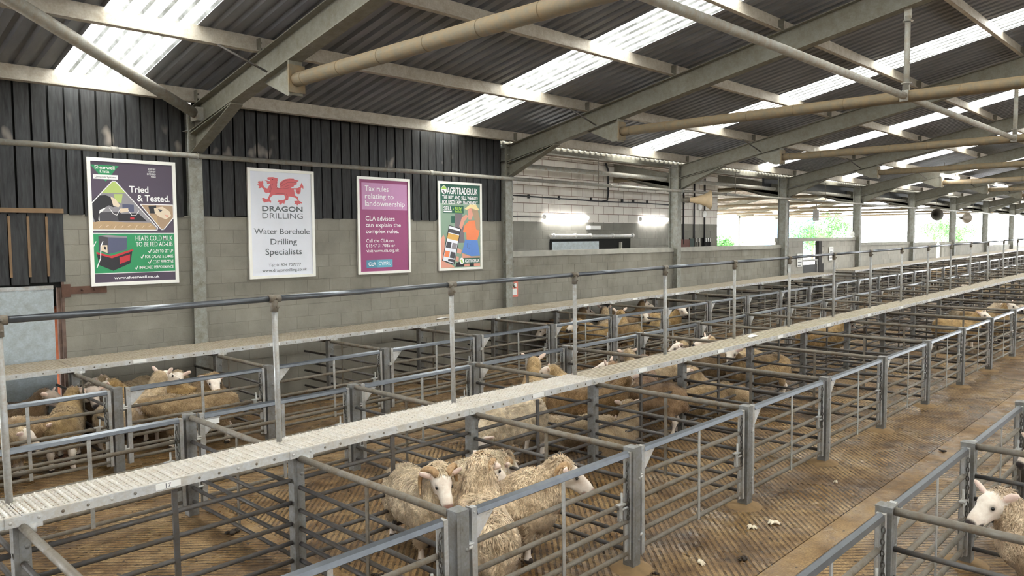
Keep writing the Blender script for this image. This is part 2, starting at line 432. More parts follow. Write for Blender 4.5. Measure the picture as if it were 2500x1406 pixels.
# ---- portal frames
def frame_root(j):
    return XC[j]
def ibeam_poly(b, y0, z0a, z0b, y1, z1a, z1b, w, mi=0, tf=.014, tw=.012):
    """tapered I beam in the yz plane: lower/upper z at both ends"""
    for (a0, a1, c0, c1, hw) in ((z0a, z0a+tf, z1a, z1a+tf, w/2), (z0b-tf, z0b, z1b-tf, z1b, w/2), (z0a, z0b, z1a, z1b, tw/2)):
        vs = [(sx*hw, y0, z) for sx in (-1, 1) for z in (a0, a1)] + [(sx*hw, y1, z) for sx in (-1, 1) for z in (c0, c1)]
        b.add(vs, [(0, 1, 3, 2), (4, 6, 7, 5), (0, 2, 6, 4), (1, 5, 7, 3), (0, 4, 5, 1), (2, 3, 7, 6)])
def frame_meshes():
    d = {}
    # column: I section, flanges facing the hall
    b = MB()
    for y0, y1 in ((YF, YF+.016), (YF+.284, YF+.30)): b.box(-.105, .105, y0, y1, -.1, 5.0)
    b.box(-.007, .007, YF+.016, YF+.284, -.1, 5.0)
    for z in (4.28, 4.62, 4.92): b.box(-.1, .1, YF+.016, YF+.284, z, z+.014)
    d['column'] = b.mesh('column', M['post_frame'])
    b = MB(); ibeam_poly(b, YF+.0, zraf(YF), zpur(YF)-.01, RIDGE_Y, zraf(RIDGE_Y), zpur(RIDGE_Y)-.01, .21)
    d['rafter'] = b.mesh('rafter', M['frame'])
    b = MB(); ibeam_poly(b, YF-.0, 4.24, zraf(YF)-.03, 10.9, zraf(10.9)-.03, zraf(10.9)-.005, .19)
    b.box(-.1, .1, YF-.035, YF-.001, 4.22, 5.0)
    for z in (4.34, 4.47, 4.75, 4.88):
        for sx in (-1, 1): b.lathe([(0, -.022), (.018, -.022), (.018, 0)], 6, 0, 'y', (sx*.06, YF-.035, z))
    d['haunch'] = b.mesh('haunch', M['frame'])
    # tie: gusset plate under the rafter, flange plate with four bolts, round pipe
    b = MB(); b.prism([(10.05, zraf(10.05)+.0), (9.25, zraf(9.25)+.0), (9.25, 4.80), (9.42, 4.79)], lambda y, z: (-.011, y, z), lambda y, z: (.011, y, z))
    b.box(-.1, .1, 9.22, 9.25, 4.77, zraf(9.25)+.0)
    d['tie_gusset'] = b.mesh('tie_gusset', M['frame'])
    b = MB(); b.box(-.12, .12, 9.19, 9.216, 4.80, 5.16)
    for sx in (-1, 1):
        for z in (4.86, 5.06): b.lathe([(0, 9.24), (.022, 9.24), (.022, 9.2)], 6, 0, 'y', (sx*.085, 0, z))
    b.path([(0, 9.19, 4.97), (0, 2*RIDGE_Y-9.19, 4.97)], .09, 16)
    for k in range(9):
        y = 9.0-k*.83; b.path([(0, y, 4.97), (0, y-.012, 4.97)], .0925, 16)
    d['tie_pipe'] = b.mesh('tie_pipe', M['tie'])
    zt = zraf(3.93)
    b = MB(); b.path([(0, 3.93, 5.05), (0, 3.93, zt-.12)], .042, 10)
    b.box(-.012, .012, 3.88, 3.98, zt-.16, zt); b.box(-.012, .012, 3.88, 3.98, 5.03, 5.14)
    b.lathe([(.0, 0), (.075, 0), (.075, .015), (0, .015)], 10, 0, 'z', (0, 3.93, zt-.2))
    b.lathe([(.0, 0), (.075, 0), (.075, .015), (0, .015)], 10, 0, 'z', (0, 3.93, 5.16))
    d['hanger'] = b.mesh('hanger', M['pipe'])
    for nm, y in (('a', 10.05), ('b', 5.93)):
        b = MB(); b.path([(-.72, y-.03, zpur(y)+.03), (-.12, y-.30, zraf(y-.3)+.02)], .016, 6)
        d['fly_brace_'+nm] = b.mesh('fly_brace', M['darkbar'])
    b = MB()
    for y in PY: b.box(-.05, -.04, y-.1, y-.006, zpur(y)-.0, zpur(y)+.2); b.box(-.05, .05, y-.1, y-.0, zpur(y)-.005, zpur(y)+.006)
    d['cleat'] = b
    return d
M['post_frame'] = m_galv('column_steel', (158, 160, 154), (118, 112, 98), .5, .5, .3)
FM = frame_meshes()
CL = []
for y in PY[:5]:
    b = MB(); b.box(-.11, -.10, y-.11, y-.008, zpur(y), zpur(y)+.19); b.box(-.11, .02, y-.11, y-.008, zpur(y)-.004, zpur(y)+.006)
    for k in range(2): b.lathe([(0, -.03), (.016, -.03), (.016, 0)], 6, 0, 'y', (-.06, y-.008, zpur(y)+.06+.08*k))
    CL.append(b.mesh('purlin_cleat', M['frame']))
for j, x in enumerate(XC):
    if j == 0: lab = 'grey steel portal frame behind the left edge of the photo'
    else: lab = 'grey steel portal frame with round tie pipe, %s column line from the left' % ORD[j-1]
    t = thing('portal_frame', lab, 'roof frame', (x, 0, 0))
    for nm in ('column', 'rafter', 'haunch', 'tie_gusset', 'tie_pipe', 'hanger'):
        put(nm, FM[nm], t)
    put('fly_brace', FM['fly_brace_a'], t)
    for c in CL: put('purlin_cleat', c, t)
    o = put('rafter', FM['rafter'], t, (0, 2*RIDGE_Y, 0), (0, 0, math.pi))
    o = put('column', FM['column'], t, (0, 2*RIDGE_Y, 0), (0, 0, math.pi))
    o = put('haunch', FM['haunch'], t, (0, 2*RIDGE_Y, 0), (0, 0, math.pi))
# longitudinal pipes from tie to tie
b = MB(); b.path([(.1, 0, 0), (BAY-.1, 0, 0)], .052, 12); b.box(.08, .1, -.06, .06, -.08, .08); b.box(BAY-.1, BAY-.08, -.06, .06, -.08, .08)
LP = b.mesh('brace_pipe', M['pipe'])
for j in range(1, len(XC)-1):
    tag(put('brace_pipe', LP, None, (XC[j], 3.93, 4.97)), 'grey brace pipe between the tie pipes of the %s and %s portal frames in view' % (ORD[j-1], ORD[j]),
        'brace pipe', 'longitudinal brace pipes')
b = MB(); b.path([(0, 0, 0), (-3.2, -2.73, .563)], .078, 14); b.box(-.02, .1, -.10, .12, -.12, .09)
tag(b.build('brace_pipe', M['pipe'], None, (5.31, 12.1, 4.86)), 'thick grey diagonal brace pipe at top left, ending at the nearest column head', 'brace pipe')
# the horizontal service pipe along the columns
t = thing('service_pipe', 'long grey water pipe running along the columns above the posters', 'pipe', (0, 12.27, 4.215))
b = MB(); b.path([(-3, 0, 0), (XEND-.4, 0, 0)], .042, 12)
for k in range(12): b.path([(-2+6.1*k, 0, 0), (-1.9+6.1*k, 0, 0)], .05, 12)
b.build('pipe', M['pipe'], t)
for x in XC[1:]:
    b = MB(); b.path([(x-.012, .04+.051*math.cos(a)-.04, .051*math.sin(a)) for a in np.linspace(0, 2*math.pi, 13)[:-1]], .008, 6, closed=True)
    b.box(x-.02, x+.02, .045, .09, -.02, .02); b.build('pipe_clip', M['galv'], t)
for j in range(2, 9):
    b = MB(); x = XC[j]+3.2; b.path([(x, 0, .04), (x, 0, .62), (x+.02, .02, .72), (x+.3, .02, .74)], .012, 6)
    b.build('hanger_rod', M['bar'], t)
# eave gutter pipe behind the columns
t = thing('rainwater_pipe', 'fat grey rainwater pipe under the eaves behind the open bays', 'pipe', (0, 12.84, 4.60))
MB().path([(13.0, 0, 0), (XEND, 0, -.0)], .062, 12).build('pipe', M['pipe'], t)
for x in XC[2:9]: MB().path([(x+.35, 0, 0), (x+.55, 0, 0)], .07, 12).build('pipe_socket', M['pipe'], t)

# ---- walls on the left long side
CH_ = .2257
def block_wall(w, x0, x1, z1, yf, bl=.468, ch=CH_, z0=-.06, mb='block', mm='mortar', holes=(), th=.1, seed=1, gp=.0025):
    """blocks as parts laid in running bond, mortar recessed behind them"""
    rr = random.Random(seed); cache = {}
    def bmesh_(L, H):
        k = (round(L, 3), round(H, 3))
        if k not in cache:
            e = .004; g = gp
            b = MB(); L2, H2 = L-g, H-g
            vs = [(g, e, g), (L2, e, g), (L2, e, H2), (g, e, H2), (g+e, 0, g+e), (L2-e, 0, g+e), (L2-e, 0, H2-e), (g+e, 0, H2-e),
                  (g, th, g), (L2, th, g), (L2, th, H2), (g, th, H2)]
            b.add(vs, [(4, 5, 6, 7), (0, 1, 5, 4), (1, 2, 6, 5), (2, 3, 7, 6), (3, 0, 4, 7), (0, 8, 9, 1), (1, 9, 10, 2), (2, 10, 11, 3), (3, 11, 8, 0)])
            cache[k] = b.mesh('block', M[mb])
        return cache[k]
    rows = math.ceil((z1-z0)/ch-1e-6); n = 0
    mort = MB()
    for r in range(rows):
        za = z1-(r+1)*ch; zb = z1-r*ch; za = max(za, z0)
        segs = [(x0, x1)]
        for (ha, hb, hz0, hz1) in holes:
            if hz0 < (za+zb)/2 < hz1:
                ns = []
                for a, c in segs:
                    if hb <= a or ha >= c: ns.append((a, c)); continue
                    if ha > a: ns.append((a, ha))
                    if hb < c: ns.append((hb, c))
                segs = ns
        for a, c in segs:
            mort.box(a, c, yf+.004, yf+th+.02, za, zb)
            x = a-(bl/2 if r % 2 else 0)
            while x < c-1e-4:
                u, v = max(x, a), min(x+bl, c)
                if v-u > .04:
                    o = put('block', bmesh_(v-u, zb-za), w, (u, yf+rr.uniform(-.0015, .002), za)); n += 1
                x += bl
    mort.build('mortar_bed', M[mm], w)
    return n
def board_run(w, x0, x1, z0, z1, yf, pitch=.2145, gap=.03, seed=3):
    rr = random.Random(seed); k = round((x1-x0)/pitch); pitch = (x1-x0)/k
    b = MB(); b.box(0, pitch-gap, 0, .022, 0, 1); me = b.mesh('board', M['board'])
    for i in range(k):
        o = put('board', me, w, (x0+i*pitch+rr.uniform(-.004, .004), yf+rr.uniform(0, .006), z0+rr.uniform(-.02, .02)), (0, rr.uniform(-.003, .003), 0))
        o.scale = (1, 1, z1-z0)
    MB().box(x0-.05, x1+.05, yf+.06, yf+.09, z0-.08, z1).build('backing', M['dark'], w)
zt_ = 5.125
w0 = struct('wall_left')
block_wall(w0, 3.475, 5.40, 3.26, YW, seed=11)
board_run(w0, -3.9, 5.30, 3.26, zt_, YW-.03, seed=12)
block_wall(struct('wall_left'), 5.40, 12.64, 3.26, YW, seed=13)
w1 = [o for o in COL.objects if o.name.startswith('wall_left.')][-1]
board_run(w1, 5.52, 12.55, 3.26, zt_, YW-.03, seed=14)
# boarded panel over the sliding door, tan cover strips over its joints, head timber
dp = struct('wall_left'); 
board_run(dp, -1.9, 3.52, 2.27, 3.27, YW-.05, .232, .022, seed=5)
for k in range(14):
    x = 3.52-.232*(k+1)-.01
    MB().box(x-.016, x+.016, YW-.062, YW-.049, 2.36, 3.22).build('joint_strip', m_plain('tan_timber', (128, 104, 78), .8) if k == 0 else bpy.data.materials['tan_timber'], dp)
MB().box(-1.9, 3.5, YW-.075, YW-.02, 3.27, 3.335).build('head_timber', bpy.data.materials['tan_timber'], dp)
# low walls and openings of the open bays
CAPM = M['cap']
M['palelitblock'] = m_block('pale_lit_concrete_block', (178, 175, 166), .1)  # plain light grey, with the far rooflights' brightness also put into the colour
def dwarf(x0, x1, ztop, holes=(), seed=1, mb='block'):
    w = struct('wall_left')
    block_wall(w, x0, x1, ztop-.13, YW, holes=holes, seed=seed, mb=mb, mm='mortar' if mb == 'block' else mb)
    segs = [(x0, x1)]
    for (a, c, z0, z1) in holes:
        if z1 > ztop: segs = [(x0, a), (c, x1)]
    for a, c in segs:
        MB().box(a, c, YW-.03, YW+.26, ztop-.13, ztop).build('wall_cap', CAPM, w)
    q = [x0]
    for (a, c, z0, z1) in holes: q += [a, c]
    q += [x1]
    for a, c in zip(q[::2], q[1::2]): MB().box(a, c, YW+.122, YW+.22, -.1, ztop-.13).build('backing', M['mortar'], w)
    for (a, c, z0, z1) in holes: MB().box(a, c, YW+.122, YW+.22, -.1, z0).build('backing', M['mortar'], w)
    return w
dwarf(12.64, 19.86, 2.555, seed=21)
dwarf(19.86, 27.08, 2.555, seed=22)
dwarf(27.08, 34.30, 2.80, holes=[(29.0, 30.75, .3, 2.60)], seed=23, mb='palelitblock')
dwarf(34.30, 41.52, 2.56, seed=24, mb='palelitblock')
dwarf(41.52, 48.74, 2.50, holes=[(46.0, 47.4, 1.5, 2.9)], seed=25, mb='palelitblock')
dwarf(48.74, 55.96, 2.45, seed=26, mb='palelitblock')
dwarf(55.96, 63.18, 2.2, seed=27, mb='palelitblock')
dwarf(63.18, XEND, 2.1, seed=28, mb='palelitblock')
we = struct('wall_end')
block_wall(we, 0, 0.01, .1, 0)if False else None
MB().box(XEND, XEND+.2, -9.3, 12.7, -.2, 2.25).build('end_blockwork', m_plain('brown_render', (112, 92, 72), .9, 0, .15, 2), we)
wr = struct('wall_right')  # unseen side; dado and boarding added at heights that hold back daylight
MB().box(-9, XEND, -9.45, -9.25, -.2, 3.0).build('dado', M['mortar'], wr)
MB().box(-9, XEND, -9.4, -9.3, 3.7, 5.2).build('boarding', M['board'], wr)
wn = struct('wall_near')  # unseen end behind the camera, closed up to the roof to block daylight
MB().box(-9.2, -9, -9.4, 12.7, -.2, 3.2).build('dado', M['mortar'], wn)
MB().box(-9.2, -9.05, -9.4, 12.7, 3.2, 5.0).build('boarding', M['board'], wn)
MB().prism([(-9.4, 5.0), (12.9, 5.0), (RIDGE_Y, 7.35)], lambda y, z: (-9.15, y, z), lambda y, z: (-9.05, y, z)).build('gable', M['board'], wn)
# ---- office block behind the first open bays: painted blocks over grey blocks
YO = 14.75
wb = struct('wall_back')
block_wall(wb, 12.0, 26.35, 5.36, YO, bl=.522, ch=.2530, z0=3.335, mb='whiteblock', mm='brownmortar', seed=31, gp=.008)
MB().box(12.0, 26.35, YO+.03, YO+.3, -.1, 5.36).build('backing', M['dark'], wb)
struct('wall_back'); wb2 = [o for o in COL.objects if o.name.startswith('wall_back.')][-1]
block_wall(wb2, 12.0, 26.35, 3.333, YO, bl=.522, ch=.2530, z0=2.06, mb='greyblock', mm='greyblock', holes=[(16.75, 20.75, 2.2, 2.83), (25.2, 25.9, 2.3, 2.83)], seed=32)
MB().box(26.2, 26.35, YO+.12, 19, -.1, 5.36).build('side_blockwork', M['whiteblock'], wb2)
MB().box(12.0, 26.35, YO-.0, YO+.1, -.1, 2.06).build('lower_blockwork', M['greyblock'], wb2)
# hatch: galvanised sliding shutter, dark opening, track pipe
t = thing('sliding_hatch', 'galvanised sliding hatch shutter beside a dark opening in the grey wall', 'hatch', (16.8, YO-.03, 2.3))
MB().box(0, 2.2, -.02, 0, -.2, .45).build('shutter', M['sheetmetal'], t)
MB().box(-.09, -.01, -.03, 0, -.2, .46).build('jamb', M['dark'], t)
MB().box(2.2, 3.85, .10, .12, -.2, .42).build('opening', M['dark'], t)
MB().box(3.35, 3.42, -.02, .1, -.2, .42).build('jamb', M['cap'], t)
t = thing('track_pipe', 'pale ribbed track pipe over the hatch on the grey wall', 'pipe', (16.65, YO-.12, 2.92))
MB().path([(0, 0, 0), (4.05, 0, 0)], .055, 10).build('pipe', M['fascia'], t)
for x in (.08, 1.05, 1.8, 2.9, 3.98):
    MB().path([(x, 0, 0), (x+.07, 0, 0)], .075, 10).build('collar', M['fascia'], t)
def lamp_mat(name, e):
    t = NT(name); em = t.n('Emission'); em.inputs[0].default_value = (1, .98, .95, 1); em.inputs[1].default_value = e
    t.l(em.outputs[0], t.out.inputs[0]); return t.m
M['tube'] = lamp_mat('lit_tube_cover', 10)
def batten(label, loc, L, rot=(0, 0, 0), rods=0):
    t = thing('strip_light', label, 'light', loc, rot)
    b = MB(); b.box(-L/2-.03, L/2+.03, -.045, .045, .035, .06); b.path([(-L/2-.03, 0, -.012), (-L/2+.01, 0, -.012)], .064, 12); b.path([(L/2-.01, 0, -.012), (L/2+.03, 0, -.012)], .064, 12)
    b.build('housing', M['white'], t)
    MB().path([(-L/2, 0, -.012), (L/2, 0, -.012)], .062, 12).build('diffuser', M['tube'], t)
    if rods:
        for x in (-L*.35, L*.35): MB().path([(x, 0, .07), (x, 0, rods)], .008, 5).build('rod', M['bar'], t)
    return t
batten('lit strip light, left of the two on the painted block wall', (17.43, YO-.08, 3.47), 1.96, (-math.pi/2*0, 0, 0))
batten('lit strip light, right of the two on the painted block wall', (22.0, YO-.08, 3.47), 1.6)
MB().path([(15.1, YO-.02, 3.455), (16.4, YO-.02, 3.455)], .014, 6)
tag(MB().path([(12.8, YO-.02, 3.455), (16.42, YO-.02, 3.455)], .014, 6).build('light_conduit', M['black']), 'thin black conduit running left from the first strip light', 'conduit')
t = thing('junction_box', 'small white box on the grey wall under the strip light', 'box', (18.7, YO-.1, 3.17))
b = MB(); b.box(-.26, .26, -.05, .1, -.055, .055); b.box(-.25, .25, -.06, -.05, -.045, .045); b.build('cover', M['white'], t)
# black conduits on the painted wall
t = thing('cable_run', 'dark horizontal cable run with a branch across the painted block wall', 'cable', (0, YO-.065, 0))
b = MB(); pts = [(12.6, 0, 4.06), (15.4, 0, 4.03), (17.4, 0, 4.0), (19.3, 0, 3.98), (21.2, 0, 3.99), (23.2, 0, 3.97)]
b.path(pts, .022, 6); b.path([(19.15, 0, 3.98), (19.4, 0, 4.02), (19.45, 0, 4.2), (19.45, 0, 4.95), (19.3, .0, 5.2)], .03, 6)
for x in (13.5, 14.6, 15.8, 17.1, 18.6, 20.2, 20.8, 21.6): b.box(x-.03, x+.03, -.02, .03, 3.97, 4.08)
b.build('cable', M['black'], t)
for i, (x, za, zb) in enumerate(((23.9, 2.6, 4.5), (24.62, 2.2, 5.0), (25.35, 2.2, 5.0))):
    tag(MB().path([(x, YO-.04, za), (x, YO-.04, zb)], .03, 6).build('drop_conduit', M['black']), ['short', 'long middle', 'long right'][i]+' black vertical conduit on the painted wall right of the steel column', 'conduit', 'drop conduits')
for i, x in enumerate((24.75, 24.92, 25.4, 25.55, 25.7)):
    t = thing('gate_bolt', '%s thin dark upright bolt against the grey wall by the open bay' % ORD[i], 'bolt', (x, YO-.05, 2.3), group='upright bolts')
    MB().path([(0, 0, -.1), (0, 0, .5)], .015, 6).build('shaft', M['black'], t); MB().box(-.03, .03, -.03, .03, .38, .52).build('head', M['fascia'], t)
for i, (x, z) in enumerate(((25.0, 3.96), (25.33, 3.70))):
    t = thing('wall_disc', 'round white disc plate on the painted wall, %s of two' % ('upper left', 'lower right')[i], 'disc', (x, YO-.04, z))
    MB().lathe([(0, -.03), (.11, -.03), (.13, 0)], 18, 0, 'y').build('plate', M['white'], t)
t = thing('wall_panel', 'dark green and red panel low on the grey wall', 'panel', (24.2, YO-.03, 2.5))
b = MB(); b.box(-.6, .12, -.02, .02, -.25, .28, 0); b.box(.12, .4, -.03, .02, -.25, .30, 1); b.build('board', [m_plain('rust_panel', (92, 52, 40)), m_plain('green_panel', (30, 52, 44))], t)
# dark eave plate/rafter of the neighbouring shed
# ---- neighbouring shed roof
c2 = struct('ceiling')
ceil2 = [o for o in COL.objects if o.name.startswith('ceiling.')][-1]
M['sheet2'] = m_plain('brown_roof_sheet', (120, 108, 94), .7)
def z2(y): return 4.80+(y-12.9)*.205 if y < 23.2 else 4.80+(33.5-y)*.205
def slope(y0, y1, x0, x1, name, m, up=.27):
    b = MB(); n = int((x1-x0)/.6); p = (x1-x0)/n
    prof = []
    for i in range(n): prof += [(x0+i*p, 0), (x0+i*p+p*.5, 0), (x0+i*p+p*.6, .04), (x0+i*p+p*.9, .04)]
    prof += [(x1, 0)]; k = len(prof)
    vs = [(x, y, z2(y)+up+z) for y in (y0, y1) for x, z in prof]
    b.add(vs, [(i, i+1, k+i+1, k+i) for i in range(k-1)]); return b.build(name, m, ceil2)
for j in range(1, 10):
    slope(12.95, 23.2, XC[j]+.0, XC[j+1] if j < 10 else XEND, 'roof_sheet', M['sheet2'])
    slope(33.6, 23.2, XC[j]+.0, XC[j+1], 'roof_sheet', M['sheet2'])
    b = MB(); b.box(0, 1.0, 0, 0, 0, 0) if False else None
    b = MB(); x = XC[j]+3.4
    b.add([(x, 15, z2(15)+.262), (x+1.0, 15, z2(15)+.262), (x+1.0, 22, z2(22)+.262), (x, 22, z2(22)+.262)], [(0, 1, 2, 3)])
    b.build('skylight_sheet', M['skylight'], ceil2)
for y in (14.2, 16.3, 18.4, 20.5, 22.6, 24.9, 27, 29.1, 31.2, 33.3):
    MB().box(12.64, XEND, y-.05, y+.05, z2(y)+.04, z2(y)+.25).build('purlin', M['purlin'], ceil2)
for j in range(2, 11):
    x = XC[j]; b = MB()
    ibeam_poly(b, YF+.32, z2(12.68)-.40, z2(12.68), 23.2, z2(23.2)-.36, z2(23.2)+.03, .2)
    ibeam_poly(b, 33.5, z2(33.5)-.40, z2(33.5), 23.2, z2(23.2)-.36, z2(23.2)+.03, .2)
    b2 = MB(); ibeam_poly(b2, YF+.32, 4.2, 4.5, 14.3, z2(14.3)-.42, z2(14.3)-.30, .19)
    for q in (b, b2): q.v = [(a+x, c, d) for a, c, d in q.v]
    b.build('rafter', M['frame'], ceil2); b2.build('haunch', M['frame'], ceil2)
    MB().box(x-.1, x+.1, 33.2, 33.5, -.1, 4.7).build('column', M['frame'], ceil2)
    MB().path([(x, 13.2, 4.66), (x, 33, 4.66)], .07, 8).build('tie_pipe', M['tie'], ceil2)
MB().box(12.64, XEND, 12.74, 12.96, 4.96, 5.22).build('valley_gutter', M['frame'], ceil2)
MB().box(26.5, XEND, 12.97, 13.05, 4.62, 5.02).build('valley_apron', m_plain('dark_gutter_paint', (52, 54, 56), .6, .2), ceil2)
for i, (x, y, z) in enumerate(((31, 24, 4.15), (35.5, 21, 4.2), (41, 26, 4.4), (47, 22, 4.4), (44, 18, 4.4), (53, 20, 4.4), (38, 30, 4.3))):
    batten('lit strip light hanging in the neighbouring shed, %s from the left' % ORD[i], (x, y, z), 1.5, (0, 0, 0), .5)
# ---- hanging strip lights in this hall, far right
batten('lit strip light hanging under the roof at right, nearer of the two', (34.5, 9.0, 5.22), 2.3, (0, 0, 0), .5)
batten('lit strip light hanging under the roof at right, farther of the two', (42.8, 9.0, 5.23), 2.6, (0, 0, 0), .5)
# ---- trees and yard beyond
def m_leaf(name, a, b_):
    t = NT(name); v = t.coord('World'); n = t.noise(v, 1.4, 3)
    col = t.ramp(n, [(.35, srgb(*a)), (.65, srgb(*b_))])
    m = t.bsdf(col, .6); tr = t.n('BsdfTranslucent'); t.l(col, tr.inputs[0]); mx = t.n('MixShader'); mx.inputs[0].default_value = .35
    t.l(t.b.outputs[0], mx.inputs[1]); t.l(tr.outputs[0], mx.inputs[2]); t.l(mx.outputs[0], t.out.inputs[0]); return m
M['leaf'] = m_leaf('leaf_green', (44, 84, 40), (82, 130, 66)); M['bark'] = m_plain('bark', (110, 94, 76), .9)
def tree(label, x, y, h, r, seed):
    rr = np.random.RandomState(seed); t = thing('tree', label, 'tree', (x, y, 0))
    b = MB(); b.path([(0, 0, -.05), (.05, 0, h*.3), (-.05, .1, h*.62)], [.16, .12, .06], 8)
    for k in range(5):
        a = k*1.3; b.path([(0, 0, h*.3+k*.15), (math.cos(a)*r*.5, math.sin(a)*r*.5, h*.55+k*.1)], [.06, .02], 6)
    b.build('trunk', M['bark'], t)
    cl = rr.normal(size=(26, 3)); cl /= np.linalg.norm(cl, axis=1)[:, None]; cl *= rr.uniform(.35, 1, (26, 1))
    cl = cl*[r, r, h*.36]+[0, 0, h*.62]
    N = 2600; c = cl[rr.randint(0, 26, N)]+rr.normal(size=(N, 3))*r*.19
    d1 = rr.normal(size=(N, 3)); d1 /= np.linalg.norm(d1, axis=1)[:, None]; d2 = np.cross(d1, rr.normal(size=(N, 3))); d2 /= np.linalg.norm(d2, axis=1)[:, None]
    L = rr.uniform(.09, .19, (N, 1))
    V = np.stack([c-d1*L, c+d2*L*.5, c+d1*L, c-d2*L*.5], 1).reshape(-1, 3)
    me = bpy.data.meshes.new('foliage'); me.from_pydata(V.tolist(), [], np.arange(4*N).reshape(N, 4).tolist()); me.materials.append(M['leaf'])
    tag(put('foliage', me, t), kind='stuff')
for a in (('leafy round green bush outside, seen through the doorway gap', 95, 40, 4.5, 3.0, 1), ('tall thin green tree behind the round bush outside', 101, 40.3, 6.6, 2.2, 2),
          ('green tree outside, seen past the dark horn speaker at right', 130, 35.8, 6.0, 3.2, 3), ('pale green tree at far right outside', 141, 35.2, 4.8, 2.6, 4),
          ('low green bush outside beyond the neighbouring shed at left', 80, 43.6, 2.6, 1.8, 5)): tree(*a)
t = thing('container', 'pale blue shipping container standing in the yard outside', 'container', (99.4, 45.2, 0))
b = MB(); b.box(-1.2, 1.2, -3, 3, .15, 5.3)
for k in range(14): b.box(-1.2+k*.18, -1.12+k*.18, -3.06, -3, .3, 5.2)
b.build('body', m_plain('blue_paint', (96, 150, 196), .5), t); MB().box(-1.25, 1.25, -3.08, 3, 0, .15).build('base_rail', M['frame'], t)
t = thing('yard_building', 'pale rendered building across the yard with dark windows', 'building', (92, 66, 0))
MB().box(-18, 10, 0, 8, 0, 4.2).build('wall', m_plain('pale_render', (226, 224, 216), .8), t); MB().box(-18.4, 10.4, -.4, 8.4, 4.2, 4.5).build('roof', M['cap'], t)
for k in range(6): MB().box(-16+k*4.2, -14.4+k*4.2, -.03, .05, 1.3, 2.6).build('window', M['ink'], t)

# ---- doorway at left: sliding sheet door, jamb, hanging bracket, things beyond
t = tag(thing('door_1', 'galvanised sheet sliding door in the doorway at left edge', 'door', (0, YW-.02, 0)), kind='structure')
b = MB(); b.box(-1.9, 3.335, 0, .03, -.04, 2.225); b.build('door_leaf', M['sheetmetal'], t)
MB().box(-1.9, 3.335, -.012, 0, 2.17, 2.225).build('edge_strip', M['galv'], t)
tr = struct('trim_1')
b = MB(); b.box(3.44, 3.475, YW-.03, YW+.1, -.05, 2.30); b.box(3.40, 3.44, YW+.03, YW+.1, -.05, 2.30)
b.build('door_jamb', m_plain('rusty_angle', (112, 92, 82), .8, .1, .3, 8), tr)
t = thing('hinge_bracket', 'rust brown flat steel bracket bolted to blocks under the first poster', 'bracket', (3.44, YW-.012, 2.135))
RUST = m_plain('brown_rust', (96, 70, 58), .8, .1, .25, 9)
b = MB(); b.box(.1, .62, -.006, .012, -.05, .06); b.build('strap', RUST, t)
b = MB(); b.box(0, .12, -.02, .012, -.09, .10); b.build('plate', RUST, t)
for x in (.28, .45): MB().lathe([(0, -.02), (.018, -.018), (.02, -.006)], 8, 0, 'y', (x, 0, .005)).build('bolt', RUST, t)
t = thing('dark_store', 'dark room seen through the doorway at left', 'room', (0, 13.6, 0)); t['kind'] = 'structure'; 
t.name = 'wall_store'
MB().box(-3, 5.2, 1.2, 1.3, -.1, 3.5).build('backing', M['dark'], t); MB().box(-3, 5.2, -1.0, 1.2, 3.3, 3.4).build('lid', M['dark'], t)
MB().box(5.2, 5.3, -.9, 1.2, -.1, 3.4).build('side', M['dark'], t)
for k in ('label', 'category'):
    if k in t: del t[k]
t = thing('orange_barrel', 'orange rusty bin standing in the dark gap beside the sheet door', 'bin', (3.62, 13.15, 0))
OR = m_plain('orange_rust', (168, 88, 48), .7, 0, .3, 7)
MB().lathe([(0, .02), (.30, .02), (.31, .3), (.30, .9), (.315, .95), (.31, 1.6), (.30, 1.85), (0, 1.85)], 20).build('body', OR, t)
MB().lathe([(.32, .92), (.335, .95), (.32, .98)], 20).build('rim', OR, t)
t = thing('store_rail', 'thin grey rails of a gate showing above the sheet door', 'rail', (2.7, 12.85, 2.2))
b = MB(); b.path([(0, 0, .0), (0, 0, .13)], .022, 8); b.path([(.0, 0, .1), (1.0, .1, .32)], .018, 6); b.path([(.28, 0, 0), (.28, 0, .26)], .022, 8); b.path([(.28, 0, .25), (1.1, .1, .29)], .012, 6)
b.path([(.62, .3, 0), (.62, .3, .3)], .012, 6); b.path([(.7, .3, 0), (.7, .3, .3)], .012, 6); b.build('bars', M['galv'], t)

# ---- horn speakers
def horn(label, loc, rz, ry=0, rgb=(196, 174, 140), arm=0):
    t = thing('horn_speaker', label, 'speaker', loc, (0, ry, rz))
    prof = [(.06, 0), (.075, .08), (.10, .20), (.14, .36), (.19, .50), (.25, .60), (.285, .63), (.29, .645), (.27, .64), (.18, .5), (.08, .2), (0, .12)]
    MB().lathe(prof, 24, 0, 'x').build('horn', m_plain('horn_paint', rgb, .5), t)
    b = MB(); b.lathe([(0, -.16), (.075, -.15), (.085, -.02), (.075, .03), (.06, .04)], 16, 0, 'x'); b.build('driver', M['bar'], t)
    b = MB(); b.box(-.34, -.1, -.02, .02, -.05, .05); b.path([(-.12, 0, -.12), (-.12, 0, .12)], .014, 6); b.build('bracket', M['frame'], t)
    if arm: MB().beam((-.12, 0, .06), (math.sin(rz)*arm-.12, math.cos(rz)*arm, .06), .05, .05).build('wall_arm', M['frame'], t)
horn('cream horn speaker on the steel column by the painted wall', (20.12, 12.22, 3.96), R(-48))
horn('dark horn speaker facing the camera at far right', (41.62, 11.55, 3.86), R(-150), 0, (74, 70, 64), .75)
horn('cream horn speaker at far right, facing away along the hall', (48.95, 12.1, 3.83), R(-8), 0, (170, 160, 146), .25)
